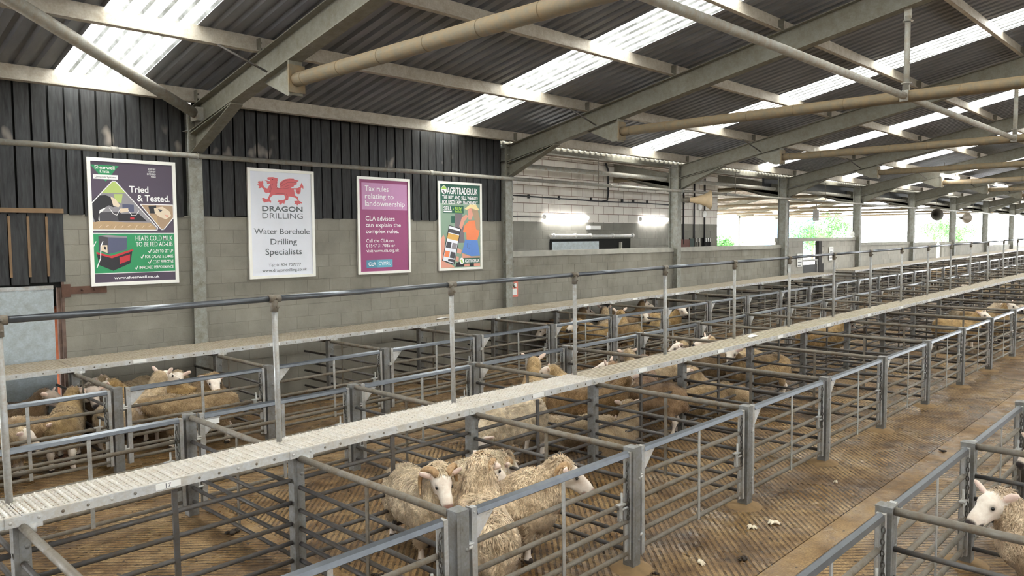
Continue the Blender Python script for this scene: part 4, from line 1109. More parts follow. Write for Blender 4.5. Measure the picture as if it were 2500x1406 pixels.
WOOL, FACE, NOSE, HOOF, LEG, EARIN = 0, 1, 2, 3, 4, 5
def sheep_mesh(name, head_yaw=0., head_pitch=-20., neck=(.50, .0, .80), lying=False, h=.0165, ram=False, fat=1., locks=7000, lock_len=.05,
               seed=0, ear_up=.25, horns=False, step=0., hump=0., nosemat=None, roll=0., sink=0.):
    rs = np.random.RandomState(seed)
    prims = []      # (fn, tag, group)
    dz = -.30 if lying else 0.
    def add(fn, tg, grp): prims.append((fn, tg, grp))
    zb = .50+dz
    W = .205*fat
    S = np.array([1, 1, 1.])
    add(lambda p: rcone(p*[1, 1/.92, 1], (-.30, 0, zb+.005), (.24, 0, zb-.005), W+.012, W-.005), WOOL, 'b')
    add(lambda p: ell(p, (-.40, 0, zb+.0), (.19, .185*fat, .215)), WOOL, 'b')
    add(lambda p: ell(p, (.33, 0, zb-.015), (.17, .165*fat, .205)), WOOL, 'b')
    add(lambda p: ell(p, (-.05, 0, zb-.07), (.33, .195*fat, .17)), WOOL, 'b')
    if hump: add(lambda p: ell(p, (.28, 0, zb+.17), (.16, .12, .10)), WOOL, 'b')
    nk = np.array(neck, float)+[0, 0, dz*.9]
    add(lambda p: rcone(p, (.32, 0, zb+.06), nk-[.015, 0, .01], .16, .088 if not ram else .095), WOOL, 'b')
    add(lambda p: rcone(p, (-.55, 0, zb+.12), (-.605, .0, zb-.10), .042, .034), WOOL, 'b')
    if ram: add(lambda p: rcone(p, nk-[.05, 0, .13], (.40, 0, zb-.12), .11, .09), WOOL, 'b')
    # head
    H = rot3(R(head_yaw), R(head_pitch), R(roll)); hc = nk+H[:, 0]*(.085 if ram else .065)
    def hp(x, y, z): return hc+H@(np.array([x, y, z], float)*1.1)
    add(lambda p: ell(p, hp(.015, 0, .0), (.096, .078, .085), H), FACE, 'h')
    add(lambda p: rcone(p, hp(.04, 0, .012), hp(.180, 0, -.030), .068, .047), FACE, 'h')
    add(lambda p: rcone(p, hp(.16, 0, -.042), hp(.212, 0, -.05), .050, .040), FACE, 'h')
    add(lambda p: rcone(p, hp(.02, 0, -.05), hp(.175, 0, -.075), .056, .036), FACE, 'h')
    for s in (-1, 1):
        add(lambda p, s=s: ell(p, hp(.062, s*.046, .034), (.028, .018, .018), H), FACE, 'h')
        add(lambda p, s=s: ell(p, hp(.249, s*.016, -.044), (.011, .010, .010), H), NOSE, 'h')
        add(lambda p, s=s: rcone(p, hp(.246, 0, -.076), hp(.190, s*.038, -.080), .006, .005), NOSE, 'h')
        e0, e1 = hp(-.015, s*.06, .03), hp(-.045, s*.185, .03+.16*ear_up)
        d = (e1-e0)/np.linalg.norm(e1-e0); fw = H[:, 0]-d*(d@H[:, 0]); fw /= np.linalg.norm(fw); E3 = np.stack([d, np.cross(fw, d), fw], 1)
        add(lambda p, e0=e0, e1=e1, E3=E3: ell(p, (e0+e1)/2, (.078, .034, .013), E3), FACE, 'e')
        add(lambda p, e0=e0, e1=e1, E3=E3: ell(p, (e0+e1)/2+E3[:, 2]*.006+E3[:, 0]*.008, (.052, .018, .009), E3), EARIN, 'e')
    add(lambda p: ell(p, hp(.236, 0, -.047), (.018, .026, .016), H), NOSE, 'h')
    if not ram: add(lambda p: ell(p, hp(-.085, 0, -.02), (.055, .075, .08), H), WOOL, 'b')
    else: add(lambda p: ell(p, hp(-.05, 0, .055), (.05, .05, .028), H), WOOL, 'b')
    # legs
    if not lying:
        for s in (-1, 1):
            o = step*s
            add(lambda p, s=s, o=o: rcone(p, (.27, s*.10, .40), (.275+o, s*.10, .24), .085, .046), WOOL, 'l')
            add(lambda p, s=s, o=o: rcone(p, (.275+o, s*.10, .24), (.27+o*1.4, s*.10, .045), .033, .023), LEG, 'l')
            add(lambda p, s=s, o=o: rcone(p, (.275+o*1.4, s*.10, .030), (.30+o*1.4, s*.10, .018), .027, .020), HOOF, 'l')
            add(lambda p, s=s, o=o: rcone(p, (-.36, s*.11, .44), (-.405-o, s*.115, .27), .115, .055), WOOL, 'l')
            add(lambda p, s=s, o=o: rcone(p, (-.40-o, s*.115, .29), (-.475-o, s*.115, .215), .045, .031), LEG, 'l')
            add(lambda p, s=s, o=o: rcone(p, (-.475-o, s*.115, .215), (-.44-o*1.3, s*.115, .045), .030, .023), LEG, 'l')
            add(lambda p, s=s, o=o: rcone(p, (-.435-o*1.3, s*.115, .030), (-.41-o*1.3, s*.115, .018), .027, .020), HOOF, 'l')
    else:
        for s in (-1, 1):
            add(lambda p, s=s: rcone(p, (.28, s*.12, .10), (.44, s*.12, .035), .055, .026), LEG, 'l')
            add(lambda p, s=s: rcone(p, (-.30, s*.17, .12), (-.12, s*.20, .04), .10, .03), WOOL, 'l')
            add(lambda p, s=s: rcone(p, (.44, s*.12, .03), (.36, s*.12, .022), .026, .02), HOOF, 'l')
    lo = np.array([-.80, -.46, -.03]); hi = np.array([1.0, .46, 1.22])
    if not lying: lo[2] = -.025
    n = np.ceil((hi-lo)/h).astype(int)
    gx, gy, gz = [lo[k]+h*np.arange(n[k]) for k in range(3)]
    pts = np.stack(np.meshgrid(gx, gy, gz, indexing='ij'), -1)
    K = {'b': .030, 'h': .011, 'e': .006, 'l': .018}
    acc = {}
    for fn, tg, g in prims:
        d = fn(pts); acc[g] = acc.get(g, 0)+np.exp(-np.clip(d/K[g], -60, 60))
    grp = {g: -K[g]*np.log(np.maximum(a, 1e-26)) for g, a in acc.items()}
    # wool relief
    def wn(p, f, sd):
        r = np.random.RandomState(sd); s = 0
        for k in range(6):
            d = r.normal(size=3); d /= np.linalg.norm(d); s = s+np.sin(p@d*f*r.uniform(.7, 1.4)+r.uniform(0, 6.3)+.8*np.sin(p@r.normal(size=3)*f*.5))
        return s/6
    grp['b'] = grp['b']+.012*wn(pts, 26, seed+3)+.006*wn(pts, 60, seed+5)
    k = .012
    tot = -k*np.log(np.maximum(sum(np.exp(-np.clip(d/k, -60, 60)) for d in grp.values()), 1e-26))
    V, Q = surface_nets(tot, lo, h)
    fc = V[Q].mean(1)
    D = np.stack([fn(fc) for fn, tg, g in prims], 1); tg = np.array([FACE if t_ in (NOSE, EARIN) else t_ for _, t_, _ in prims])[D.argmin(1)]
    me = bpy.data.meshes.new(name); me.from_pydata(V.tolist(), [], Q.tolist())
    fm = M['face_pink'] if ram else M['face']
    for mt in (M['wool'], fm, M['nose'], M['hoof'], fm, M['ear_in']): me.materials.append(mt)
    me.polygons.foreach_set('material_index', tg.astype(np.int32)); me.polygons.foreach_set('use_smooth', np.ones(len(Q), bool)); me.update()
    dn = np.full(len(V), 1e3); de = np.full(len(V), 1e3)
    for fn, t_, g in prims:
        if t_ == NOSE: dn = np.minimum(dn, fn(V))
        if t_ == EARIN: de = np.minimum(de, fn(V))
    deye = np.minimum(*[np.linalg.norm(V-hp(.082, s*.0625, .014), axis=1) for s in (-1, 1)])
    for nm_, val in (('nose', np.clip(1-(dn-.016)/.010, 0, 1)), ('earin', np.clip(1-(de-.009)/.008, 0, 1)), ('rim', np.clip(1-(deye-.016)/.018, 0, 1))):
        at = me.attributes.new(nm_, 'FLOAT', 'POINT'); at.data.foreach_set('value', val.astype(np.float32))
    # fleece locks
    nn = np.zeros(len(Q)*3); me.polygons.foreach_get('normal', nn); nn = nn.reshape(-1, 3)
    wi = np.where((tg == WOOL))[0]
    if len(wi) and locks:
        a, b_, c_, d_ = [V[Q[wi][:, i]] for i in range(4)]
        ar = np.linalg.norm(np.cross(c_-a, d_-b_), axis=1); pick = wi[rs.choice(len(wi), locks, p=ar/ar.sum())]
        uv = rs.rand(locks, 2); q = Q[pick]
        p = (V[q[:, 0]]*(1-uv[:, :1])+V[q[:, 1]]*uv[:, :1])*(1-uv[:, 1:])+(V[q[:, 3]]*(1-uv[:, :1])+V[q[:, 2]]*uv[:, :1])*uv[:, 1:]
        nr = nn[pick]
        flow = np.array([-.35, 0, -1.0])+rs.normal(size=(locks, 3))*.38+np.stack([.9*wn(p, 7, 91), .9*wn(p, 7, 92), 0*p[:, 0]], 1)*.5
        flow -= nr*(flow*nr).sum(1)[:, None]; fl_n = np.linalg.norm(flow, axis=1)[:, None]; flow = flow/np.maximum(fl_n, .2)
        L = (lock_len*rs.uniform(.6, 1.35, locks))[:, None]
        p0 = p-nr*.004; p1 = p+flow*L*.5+nr*L*.20; p2 = p+flow*L+nr*L*.10
        wd = np.cross(flow, nr); wd /= np.maximum(np.linalg.norm(wd, axis=1)[:, None], 1e-6); wv = wd*(.0028+.040*L)*rs.uniform(.6, 1.2, (locks, 1))
        LV = np.stack([p0-wv, p0+wv, p1+wv*.8, p1-wv*.8, p2], 1).reshape(-1, 3)
        LV[:, 2] = np.maximum(LV[:, 2], .012)
        ix = np.arange(locks)*5
        F4 = np.stack([ix, ix+1, ix+2, ix+3], 1).tolist(); F3 = np.stack([ix+3, ix+2, ix+4], 1).tolist()
        lm = bpy.data.meshes.new('fleece'); lm.from_pydata(LV.tolist(), [], F4+F3); lm.materials.append(M['wool'])
        lm.polygons.foreach_set('use_smooth', np.ones(locks*2, bool)); lm.update()
    else: lm = None
    ez = [hp(.082, s*.0625, .014) for s in (-1, 1)]
    eyes = []
    for e in ez:
        b = MB(); b.lathe([(0, -.0145), (.008, -.012), (.0135, -.005), (.0145, 0), (.0135, .005), (.008, .012), (0, .0145)], 10, 0, 'z', e); eyes.append(b.mesh('eye', M['eye']))
    hm = []
    if horns:
        for s in (-1, 1):
            ctl = [(-.005, .040, .060), (-.035, .075, .098), (-.075, .118, .085), (-.095, .145, .02), (-.075, .155, -.055), (-.025, .158, -.105), (.02, .165, -.115)] if horns == 1 else \
                  [(-.005, .040, .060), (-.045, .070, .085), (-.085, .10, .05), (-.09, .115, -.02), (-.05, .12, -.07)]
            P_ = []; 
            for i in range(len(ctl)-1):
                for u in (0, .33, .66): P_.append(np.array(ctl[i])*(1-u)+np.array(ctl[i+1])*u)
            P_.append(np.array(ctl[-1])); k_ = len(P_)
            for _ in range(2): P_ = [P_[0]]+[(P_[i-1]+2*P_[i]+P_[i+1])/4 for i in range(1, k_-1)]+[P_[-1]]
            rad = [.034*(1-.78*(i/(k_-1))**1.3)*(1+.05*(i % 2)) for i in range(k_)]
            b = MB(); b.path([hp(q[0], q[1]*s, q[2]) for q in P_], rad, 10); hm.append(b.mesh('horn', M['horn']))
    # ear tag
    b = MB(); et = hp(-.03, .135, .03+.10*ear_up); b.add([tuple(et+H@np.array(q)) for q in ((.016, -.02, .0), (.016, .02, 0), (.016, .02, -.045), (.016, -.02, -.045), (.012, -.02, .0), (.012, .02, 0), (.012, .02, -.045), (.012, -.02, -.045))],
          [(0, 1, 2, 3), (7, 6, 5, 4), (0, 4, 5, 1), (1, 5, 6, 2), (2, 6, 7, 3), (3, 7, 4, 0)])
    return dict(body=me, fleece=lm, eyes=eyes, horns=hm, tag=b.mesh('ear_tag', M['yellow']))
PRO = {}
def proto(k, **kw): PRO[k] = sheep_mesh(k, **kw)
FARH = .024
proto('ahead', head_pitch=-22, seed=1)
proto('left', head_yaw=62, head_pitch=-14, neck=(.47, .06, .80), seed=2)
proto('right', head_yaw=-62, head_pitch=-14, neck=(.47, -.06, .80), seed=3)
proto('alert', head_pitch=-8, neck=(.47, 0, .90), seed=4, ear_up=.7)
proto('low', head_pitch=-38, neck=(.60, 0, .62), seed=5, ear_up=.1)
proto('graze', head_pitch=-68, neck=(.62, .03, .50), seed=6, ear_up=.0)
proto('lying', head_yaw=50, head_pitch=-12, neck=(.46, .05, .78), lying=True, seed=7, locks=7000)
proto('lying_flat', head_yaw=-20, head_pitch=-30, neck=(.56, 0, .58), lying=True, seed=8, locks=7000)
SHAG = dict(h=.0145, ram=True, locks=26000, lock_len=.075, nosemat=M['pinknose'], horns=1)
proto('ram_front', head_yaw=-6, head_pitch=-30, neck=(.42, .02, .86), seed=11, **SHAG)
proto('ram_back', head_yaw=-58, head_pitch=-26, neck=(.40, -.02, .90), seed=12, roll=8, **{**SHAG, 'horns': 2})
proto('ram_side', head_yaw=-6, head_pitch=-24, neck=(.54, 0, .80), seed=13, hump=1, **{**SHAG, 'horns': 2})
proto('ram_hid', head_yaw=-60, head_pitch=-45, neck=(.46, -.06, .62), seed=14, **{**SHAG, 'horns': 2})
proto('big_ewe', head_yaw=64, head_pitch=-20, neck=(.47, .05, .78), seed=15, h=.0145, fat=1.14, locks=22000, lock_len=.048, ear_up=.45)
CREAM, GOLD, BROWN, DARK, WHITE_, TAN = (.62, .50, .34), (.52, .36, .165), (.26, .18, .10), (.10, .068, .04), (.74, .64, .49), (.42, .30, .175)
def sheep(label, k, x, y, az, col=CREAM, face=1., s=1., cat='sheep', eartag=False, name='sheep', grp=None, z=0.):
    t = thing(name, label, cat, (x, y, fz(x)+.001+z), (0, 0, R(az)), grp); t.scale = (s, s, s)
    p = PRO[k]; c = (*col, face)
    o = put('body', p['body'], t); o.color = c
    if p['fleece']: o = put('fleece', p['fleece'], t); o.color = c; tag(o, kind='stuff')
    for e in p['eyes']: put('eye', e, t)
    for e in p['horns']: put('horn', e, t)
    if eartag: tag(put('ear_tag', p['tag'], t), 'yellow ear tag')
    return t
# --- four horned rams in the front pen
RC = (.68, .56, .40)
sheep('horned cream ram facing the camera, left of the four in the front pen', 'ram_front', 4.27, 5.33, -107, (.78, .65, .47), name='ram', s=.95)
sheep('shaggy horned ram seen from behind, nearest the gate of the front pen', 'ram_back', 4.19, 4.40, 54, (.78, .63, .45), name='ram', eartag=True, s=.98)
sheep('shaggy ram facing right with white face, rightmost in the front pen', 'ram_side', 4.62, 4.70, -46, (.76, .61, .43), name='ram')
sheep('cream ram whose back shows behind the ram by the gate', 'ram_hid', 4.80, 5.28, 8, (.78, .66, .48), name='ram')
# --- right-hand row
sheep('large cream ewe with white face turned to the camera at right edge', 'big_ewe', 6.72, 0.86, 85, (.66, .53, .385))
sheep('sheep behind the large ewe at right edge, only its nose showing', 'ahead', 9.00, 1.12, 150, CREAM)
# --- left pen by the sheet door (row against the wall)
sheep('white-faced ewe looking right through the rails of the leftmost pen', 'low', 2.14, 10.79, -29, (.50, .365, .22), eartag=True)
sheep('golden-brown ewe seen from behind in the leftmost pen', 'right', 2.96, 10.87, 68, (.46, .335, .17))
sheep('dark brown ewe with grey face behind the others in the leftmost pen', 'ahead', 2.50, 11.78, -38, (.20, .13, .07), .15)
sheep('pale-eared ewe facing away behind the white-faced ewe, leftmost pen', 'alert', 1.82, 11.38, 18, CREAM, s=.9)
sheep('ewe at the very left edge behind the handrail post', 'low', 1.78, 10.59, -28, CREAM)
sheep('dark ewe half hidden by the post right of the leftmost pen', 'ahead', 3.47, 11.78, -97, DARK, .3)
# --- pen under the first poster
sheep('ewe with shaggy tan fleece facing left behind the gusseted gate', 'low', 4.40, 10.43, 158, (.44, .32, .185))
sheep('golden ewe behind the tan shaggy ewe, facing left', 'ahead', 4.21, 11.34, 164, GOLD)
sheep('ewe with narrow white face looking at the camera between two others', 'ahead', 4.81, 11.91, -112, CREAM)
sheep('ewe with white face looking at the camera beside the gate bar', 'ahead', 4.98, 11.17, -107, (.46, .32, .165), s=1.03)
sheep('white-headed ewe just right of the leftmost pen post', 'right', 4.13, 12.02, -146, CREAM)
sheep('ewe with two upright white ears behind the gusset plate', 'alert', 3.80, 10.85, 24, CREAM)
# --- beyond the middle walkway
sheep('clean white ewe with lowered head in the pen behind the rams', 'graze', 6.69, 6.51, -172, (.76, .66, .50), s=1.05)
sheep('brown fleeced ewe facing right with head turned, under the walkway', 'left', 8.28, 6.52, -43, (.36, .23, .11))
sheep('shaggy grey-brown ewe with pinkish back behind the walkway post', 'ahead', 9.76, 6.67, 35, (.40, .26, .17), .2)
sheep('woolly sheep lying down left of the third walkway post', 'lying_flat', 7.74, 6.49, -40, (.64, .52, .36))
sheep('woolly sheep lying down right of the third walkway post', 'lying', 7.96, 5.87, 9, (.56, .43, .27))
sheep('golden ewe seen from behind with both ears out, beyond the walkway', 'alert', 8.12, 7.43, 46, (.66, .50, .28))
sheep('golden ewe facing left beside the one with both ears out', 'ahead', 8.84, 7.08, 129, (.66, .50, .28), .7)
sheep('ewe with one tall white ear facing left above the walkway', 'alert', 8.97, 6.15, 109, (.40, .27, .16))
sheep('grey-faced ewe looking over the walkway by the third handrail post', 'right', 10.86, 7.21, 125, CREAM, .3, s=.96)
sheep('cream ewe in the middle of the pen beyond the third handrail post', 'ahead', 12.15, 6.93, 139, (.66, .52, .32))
sheep('cream ewe with raised head beyond the walkway, facing left', 'alert', 12.80, 6.83, 138, (.66, .52, .32), s=.92)
sheep('cream ewe with orange back facing left under the walkway', 'left', 12.08, 6.02, 143, (.58, .42, .23))
sheep('brown ewe behind the orange-backed ewe', 'ahead', 11.79, 6.67, 149, BROWN, .6)
sheep('sheep lying on its brisket beside the fourth walkway post', 'lying_flat', 10.30, 6.19, 146, (.60, .44, .24))
sheep('pale sheep lying to the right of the other lying sheep', 'lying', 11.04, 6.15, 79, (.58, .44, .27))
sheep('golden sheep with dark head partly under the far walkway', 'ahead', 16.30, 6.60, -35, GOLD, .0)
# --- crowded pens by the wall, centre right
for a in (('golden ewe facing left, leftmost of the crowded wall pen', 'low', 13.80, 11.55, 150, GOLD, .8), ('golden ewe nearest the gate of the crowded wall pen', 'ahead', 13.84, 10.77, 160, GOLD, 1),
          ('grey-headed ewe against the wall in the crowded pen', 'alert', 14.25, 12.00, -20, TAN, .35), ('ewe with small round head facing away in the crowded pen', 'alert', 14.75, 11.21, 40, CREAM, 1),
          ('golden ewe low among the others facing away in the crowded pen', 'alert', 14.50, 10.36, 59, (.55, .39, .19), 1), ('golden ewe behind the gate with head turned to the camera', 'left', 15.85, 10.60, 178, (.60, .44, .21), 1),
          ('tan ewe facing right with white face, second crowded pen', 'alert', 16.60, 11.95, -35, TAN, 1), ('ewe with lowered pale head at the back of the second crowded pen', 'low', 15.84, 11.40, -40, TAN, .9),
          ('golden ewe standing alone right of the tall handrail post', 'right', 16.77, 10.95, -46, (.56, .40, .19), .9)):
    sheep(a[0], *a[1:])
# --- farther along the aisle row
sheep('golden sheep facing right behind the gates far down the aisle row', 'right', 19.95, 4.94, -42, (.60, .43, .21))
sheep('white ewe behind the golden sheep farther down the aisle row', 'ahead', 22.55, 5.19, -60, WHITE_)
sheep('cream sheep facing away beside the gate far down the aisle row', 'alert', 21.60, 4.75, -100, (.58, .42, .22))
sheep('pale sheep at the right edge far down the aisle row', 'left', 22.55, 4.37, -154, WHITE_)
for i, (x, y, az, k) in enumerate(((30.2, 6.9, 150, 'ahead'), (32.5, 6.6, 140, 'left'), (35.8, 5.0, -30, 'ahead'), (38.2, 4.6, 160, 'left'), (41.0, 11.2, 150, 'ahead'), (43.5, 11.0, 100, 'right'))):
    sheep('small distant cream sheep among the far pens, %s counting away from the camera' % ORD[i], k, x, y, az, CREAM, grp='distant sheep')
from mathutils import geometry as mgeo
# ================================================================== POSTERS
FONT = None
_TC = {}
def text_verts(s, bold=0., shear=0.):
    if (s, bold) in _TC: return _TC[(s, bold)]
    cu = bpy.data.curves.new('t', 'FONT'); cu.body = s; cu.size = 1; cu.offset = bold; cu.resolution_u = 3; cu.fill_mode = 'FRONT'
    o = bpy.data.objects.new('t', cu)
    me = o.to_mesh()
    v = np.array([tuple(q.co) for q in me.vertices]); f = [tuple(p.vertices) for p in me.polygons]
    o.to_mesh_clear()
    bpy.data.objects.remove(o); bpy.data.curves.remove(cu)
    _TC[(s, bold)] = (v, f)
    return v, f
class Poster:
    def __init__(s, label, x0, x1, z0, z1, y=YW-.035, cat='poster'):
        s.x0, s.z0, s.w, s.h = x0, z0, x1-x0, z1-z0
        s.t = thing('wall_poster', label, cat, (x0, y, z0)); s.k = 0
        F = .052; w, h = s.w, s.h; b = MB()
        for (a, c, e, f_) in ((0, w, 0, F), (0, w, h-F, h), (0, F, F, h-F), (w-F, w, F, h-F)): b.box(a, c, -.022, .02, e, f_)
        b.build('snap_frame', PM['frame'], s.t)
        s.F = F; b = MB(); b.box(F*.8, w-F*.8, -.004, .012, F*.8, h-F*.8); s.bg = b
    def back(s, mat): s.bg.build('backing_sheet', mat, s.t)
    # poster space: u 0..1 left to right, v 0..1 top to bottom inside the frame opening
    def P(s, u, v): return (s.F+u*(s.w-2*s.F), s.h-s.F-v*(s.h-2*s.F))
    def lay(s):
        s.k += 1; return -.0045-.00015*s.k
    def poly(s, pts, mat, name='print_shape', y=None):
        y = s.lay() if y is None else y
        b = MB(); q = [s.P(*p) for p in pts]
        if sum(q[i][0]*q[(i+1) % len(q)][1]-q[(i+1) % len(q)][0]*q[i][1] for i in range(len(q))) < 0: q = q[::-1]
        tri = mgeo.tessellate_polygon([[Vector((x, z, 0)) for x, z in q]])
        me = bpy.data.meshes.new(name); fs = []
        for a, c, d in tri:
            ar = (q[c][0]-q[a][0])*(q[d][1]-q[a][1])-(q[d][0]-q[a][0])*(q[c][1]-q[a][1])
            if abs(ar) > 1e-10: fs.append((a, c, d) if ar > 0 else (a, d, c))
        me.from_pydata([(x, y, z) for x, z in q], [], fs); me.update()
        me.materials.append(mat); return put(name, me, s.t)
    def line(s, pts, wd, mat, closed=False):
        y = s.lay(); b = MB(); q = [Vector((s.P(*p)[0], 0, s.P(*p)[1])) for p in pts]
        if closed: q = q+[q[0]]
        for a, c in zip(q, q[1:]):
            d = (c-a).normalized(); n = Vector((-d.z, 0, d.x))*wd/2; a2, c2 = a-d*wd*.3, c+d*wd*.3
            b.add([tuple(p_+Vector((0, y, 0))) for p_ in (a2-n, c2-n, c2+n, a2+n)], [(0, 1, 2, 3)])
        return b.build('print_line', mat, s.t)
    def rect(s, u0, v0, u1, v1, mat): return s.poly([(u0, v0), (u1, v0), (u1, v1), (u0, v1)], mat)
    def text(s, txt, u0, v0, u1, v1, mat, bold=0., serif=False, shear=0.):
        """fit the line of text into the given box (cap top v0, baseline v1)"""
        v, f = text_verts(txt, bold, shear); cap, _ = text_verts('H', bold)
        ch = cap[:, 1].max()-cap[:, 1].min(); y = s.lay()
        xa, za = s.P(u0, v1); xb, zb = s.P(u1, v0)
        sx = (xb-xa)/(v[:, 0].max()-v[:, 0].min()); sz = (zb-za)/ch
        vs = [(xa+(p[0]-v[:, 0].min())*sx, y, za+p[1]*sz) for p in v]
        b = MB(); b.add(vs, f)
        return b.build('lettering', mat, s.t)
def flat(n, rgb, rough=.35): return m_plain(n, rgb, rough, 0, .03, 3, 0, .4)
PM = dict(frame=m_plain('snap_frame_white', (246, 245, 238), .35, .1, .03), white=flat('print_white', (248, 247, 248)), purple=flat('print_purple', (84, 72, 90)), green=flat('print_green', (46, 152, 98)),
          dkgreen=flat('print_dark_green', (38, 96, 78)), straw=flat('print_straw', (190, 160, 122)), sky_=flat('print_leafy', (186, 206, 120)), grey=flat('print_grey', (150, 146, 152)), dkgrey=flat('print_dark_grey', (74, 72, 78)),
          blk=flat('print_black', (40, 38, 42)), red=flat('print_red', (206, 52, 62)), blue=flat('print_slate_blue', (88, 92, 120)), paper=flat('print_paper', (238, 241, 250)), dragon=flat('print_dragon_red', (230, 108, 114)), dragonline=flat('print_dragon_line', (150, 62, 70)),
          ink=flat('print_ink', (98, 106, 112)), magenta=flat('print_magenta', (158, 74, 122)), lilac=flat('print_lilac', (202, 146, 190)), teal=flat('print_teal', (104, 176, 200)), lime=flat('print_lime', (170, 216, 88)), jean=flat('print_denim', (96, 140, 214)),
          orange=flat('print_orange', (246, 140, 92)), skin=flat('print_skin', (226, 160, 140)), hair=flat('print_hair', (176, 148, 120)), hat=flat('print_straw_hat', (240, 220, 164)), mist=flat('print_misty_green', (140, 166, 146)), cream=flat('print_cream', (232, 214, 190)))
# --- dark purple and green poster
p = Poster('dark purple and green framed poster with a red and black box, leftmost on wall', 3.838, 5.14, 2.185, 4.11)
p.back(PM['purple'])
p.poly([(.0, .03), (.335, .03), (.175, .165)], PM['green']); p.text('Shearwell', .05, .033, .285, .062, PM['white'], .012); p.text('Data', .11, .068, .22, .092, PM['white'], .012)
p.rect(.03, .108, .32, .145, PM['white']); p.text('Livestock Systems', .05, .118, .30, .134, PM['dkgrey'], .006)
for i, w_ in enumerate(('EXPLORE', 'OUR NEW', 'EXTENDED', 'RANGE')): p.text(w_, .70-(.02 if i == 2 else 0)+(.03 if i == 3 else 0), .035+i*.021, .79, .05+i*.021, PM['white'], .01)
p.text('Tried', .45, .19, .69, .245, PM['white'], .02); p.text('& Tested.', .545, .262, .96, .318, PM['white'], .02)
# left photo triangle
T1 = [(.0, .345), (.25, .16), (.29, .16), (.79, .545), (.78, .565), (0, .565)]
p.poly(T1, PM['grey']); p.poly([(.12, .258), (.25, .16), (.29, .16), (.42, .26)], PM['sky_']); p.poly([(.26, .26), (.37, .26), (.35, .34), (.28, .33)], PM['sky_'])
p.poly([(.0, .50), (.15, .49), (.4, .50), (.70, .50), (.77, .545), (.76, .56), (0, .56)], PM['straw'])
p.poly([(.08, .42), (.34, .41), (.34, .49), (.08, .49)], PM['dkgrey']); p.poly([(.29, .43), (.55, .42), (.66, .49), (.31, .49)], PM['blk']); p.rect(.45, .455, .50, .475, PM['red'])
p.poly([(.36, .345), (.50, .35), (.50, .41), (.36, .41)], PM['blue']); p.poly([(.33, .385), (.43, .38), (.43, .41), (.33, .42)], PM['cream'])
p.poly([(.0, .335), (.06, .285), (.16, .275), (.22, .29), (.27, .315), (.30, .36), (.25, .375), (.20, .36), (.13, .39), (.09, .42), (.08, .49), (.03, .50), (.0, .43)], PM['blk'])
p.poly([(.22, .285), (.28, .305), (.335, .36), (.31, .375), (.25, .36), (.235, .32)], PM['cream']); p.poly([(.09, .40), (.17, .375), (.14, .40), (.08, .43), (.085, .49), (.07, .48)], PM['white'])
p.line([(.20, .38), (.25, .43), (.29, .44), (.33, .39)], .008, PM['white']); p.line([(.43, .40), (.47, .44), (.52, .44), (.56, .40)], .007, PM['white']); p.line([(.15, .263), (.42, .258)], .014, PM['grey'])
p.line(T1, .014, PM['white'], True)
for i in range(16): 
    u = .03+.043*i; p.line([(u, .535+.012*(i % 3)), (u+.03, .515+.01*(i % 2))], .006, PM['cream'] if i % 2 else PM['hair'])
T2 = [(.58, .345), (1.0, .345), (1.0, .455), (.865, .56), (.835, .56)]
p.poly(T2, PM['hair']); p.poly([(.68, .36), (.78, .35), (.78, .42), (.70, .42)], PM['blk']); p.poly([(.75, .375), (.86, .36), (.95, .40), (.97, .44), (.90, .47), (.82, .45), (.76, .42)], PM['cream'])
p.poly([(.80, .38), (.86, .39), (.83, .41)], PM['dkgrey']); p.poly([(.72, .43), (.78, .44), (.80, .52), (.77, .50)], PM['straw']); p.poly([(.88, .43), (.94, .435), (.92, .455)], PM['skin']); p.line(T2, .014, PM['white'], True)
p.rect(0, .592, 1, .925, PM['green']); p.line([(0, .592), (1, .592)], .010, PM['white']); p.line([(0, .925), (1, .925)], .010, PM['white'])
# red and black box with grey heater on top
p.poly([(.03, .755), (.21, .79), (.46, .735), (.43, .845), (.22, .905), (.06, .855)], PM['blk']); p.poly([(.03, .745), (.20, .78), (.47, .725), (.47, .74), (.21, .80), (.03, .762)], PM['red'])
p.poly([(.06, .618), (.17, .612), (.17, .765), (.06, .735)], PM['dkgrey']); p.poly([(.17, .612), (.40, .625), (.39, .73), (.17, .765)], PM['blue']); p.poly([(.06, .612), (.17, .605), (.40, .618), (.40, .63), (.17, .625)], PM['grey'])
p.poly([(.08, .69), (.16, .69), (.16, .755), (.08, .735)], PM['cream']); p.poly([(.12, .70), (.145, .705), (.145, .73), (.12, .725)], PM['blk']); p.poly([(.30, .795), (.43, .77), (.425, .82), (.30, .85)], PM['red'])
p.line([(.11, .66), (.085, .70), (.075, .80), (.03, .875)], .014, PM['white']); p.line([(.03, .66), (.0, .70)], .012, PM['white'])
p.text('HEATS COLD MILK', .505, .612, .975, .654, PM['white'], .008); p.text('TO BE FED AD-LIB', .505, .664, .975, .704, PM['white'], .008)
for i, (w_, u) in enumerate((('EASY TO SET UP', .715), ('FOR CALVES & LAMBS', .615), ('COST EFFECTIVE', .71), ('IMPROVED PERFORMANCE', .54))):
    v = .733+i*.046; p.text(w_, u, v, .978, v+.026, PM['white'], .008); p.line([(u-.055, v+.014), (u-.04, v+.028), (u-.018, v-.004)], .010, PM['white'])
p.text('www.shearwell.co.uk', .225, .952, .79, .975, PM['white'], .022)
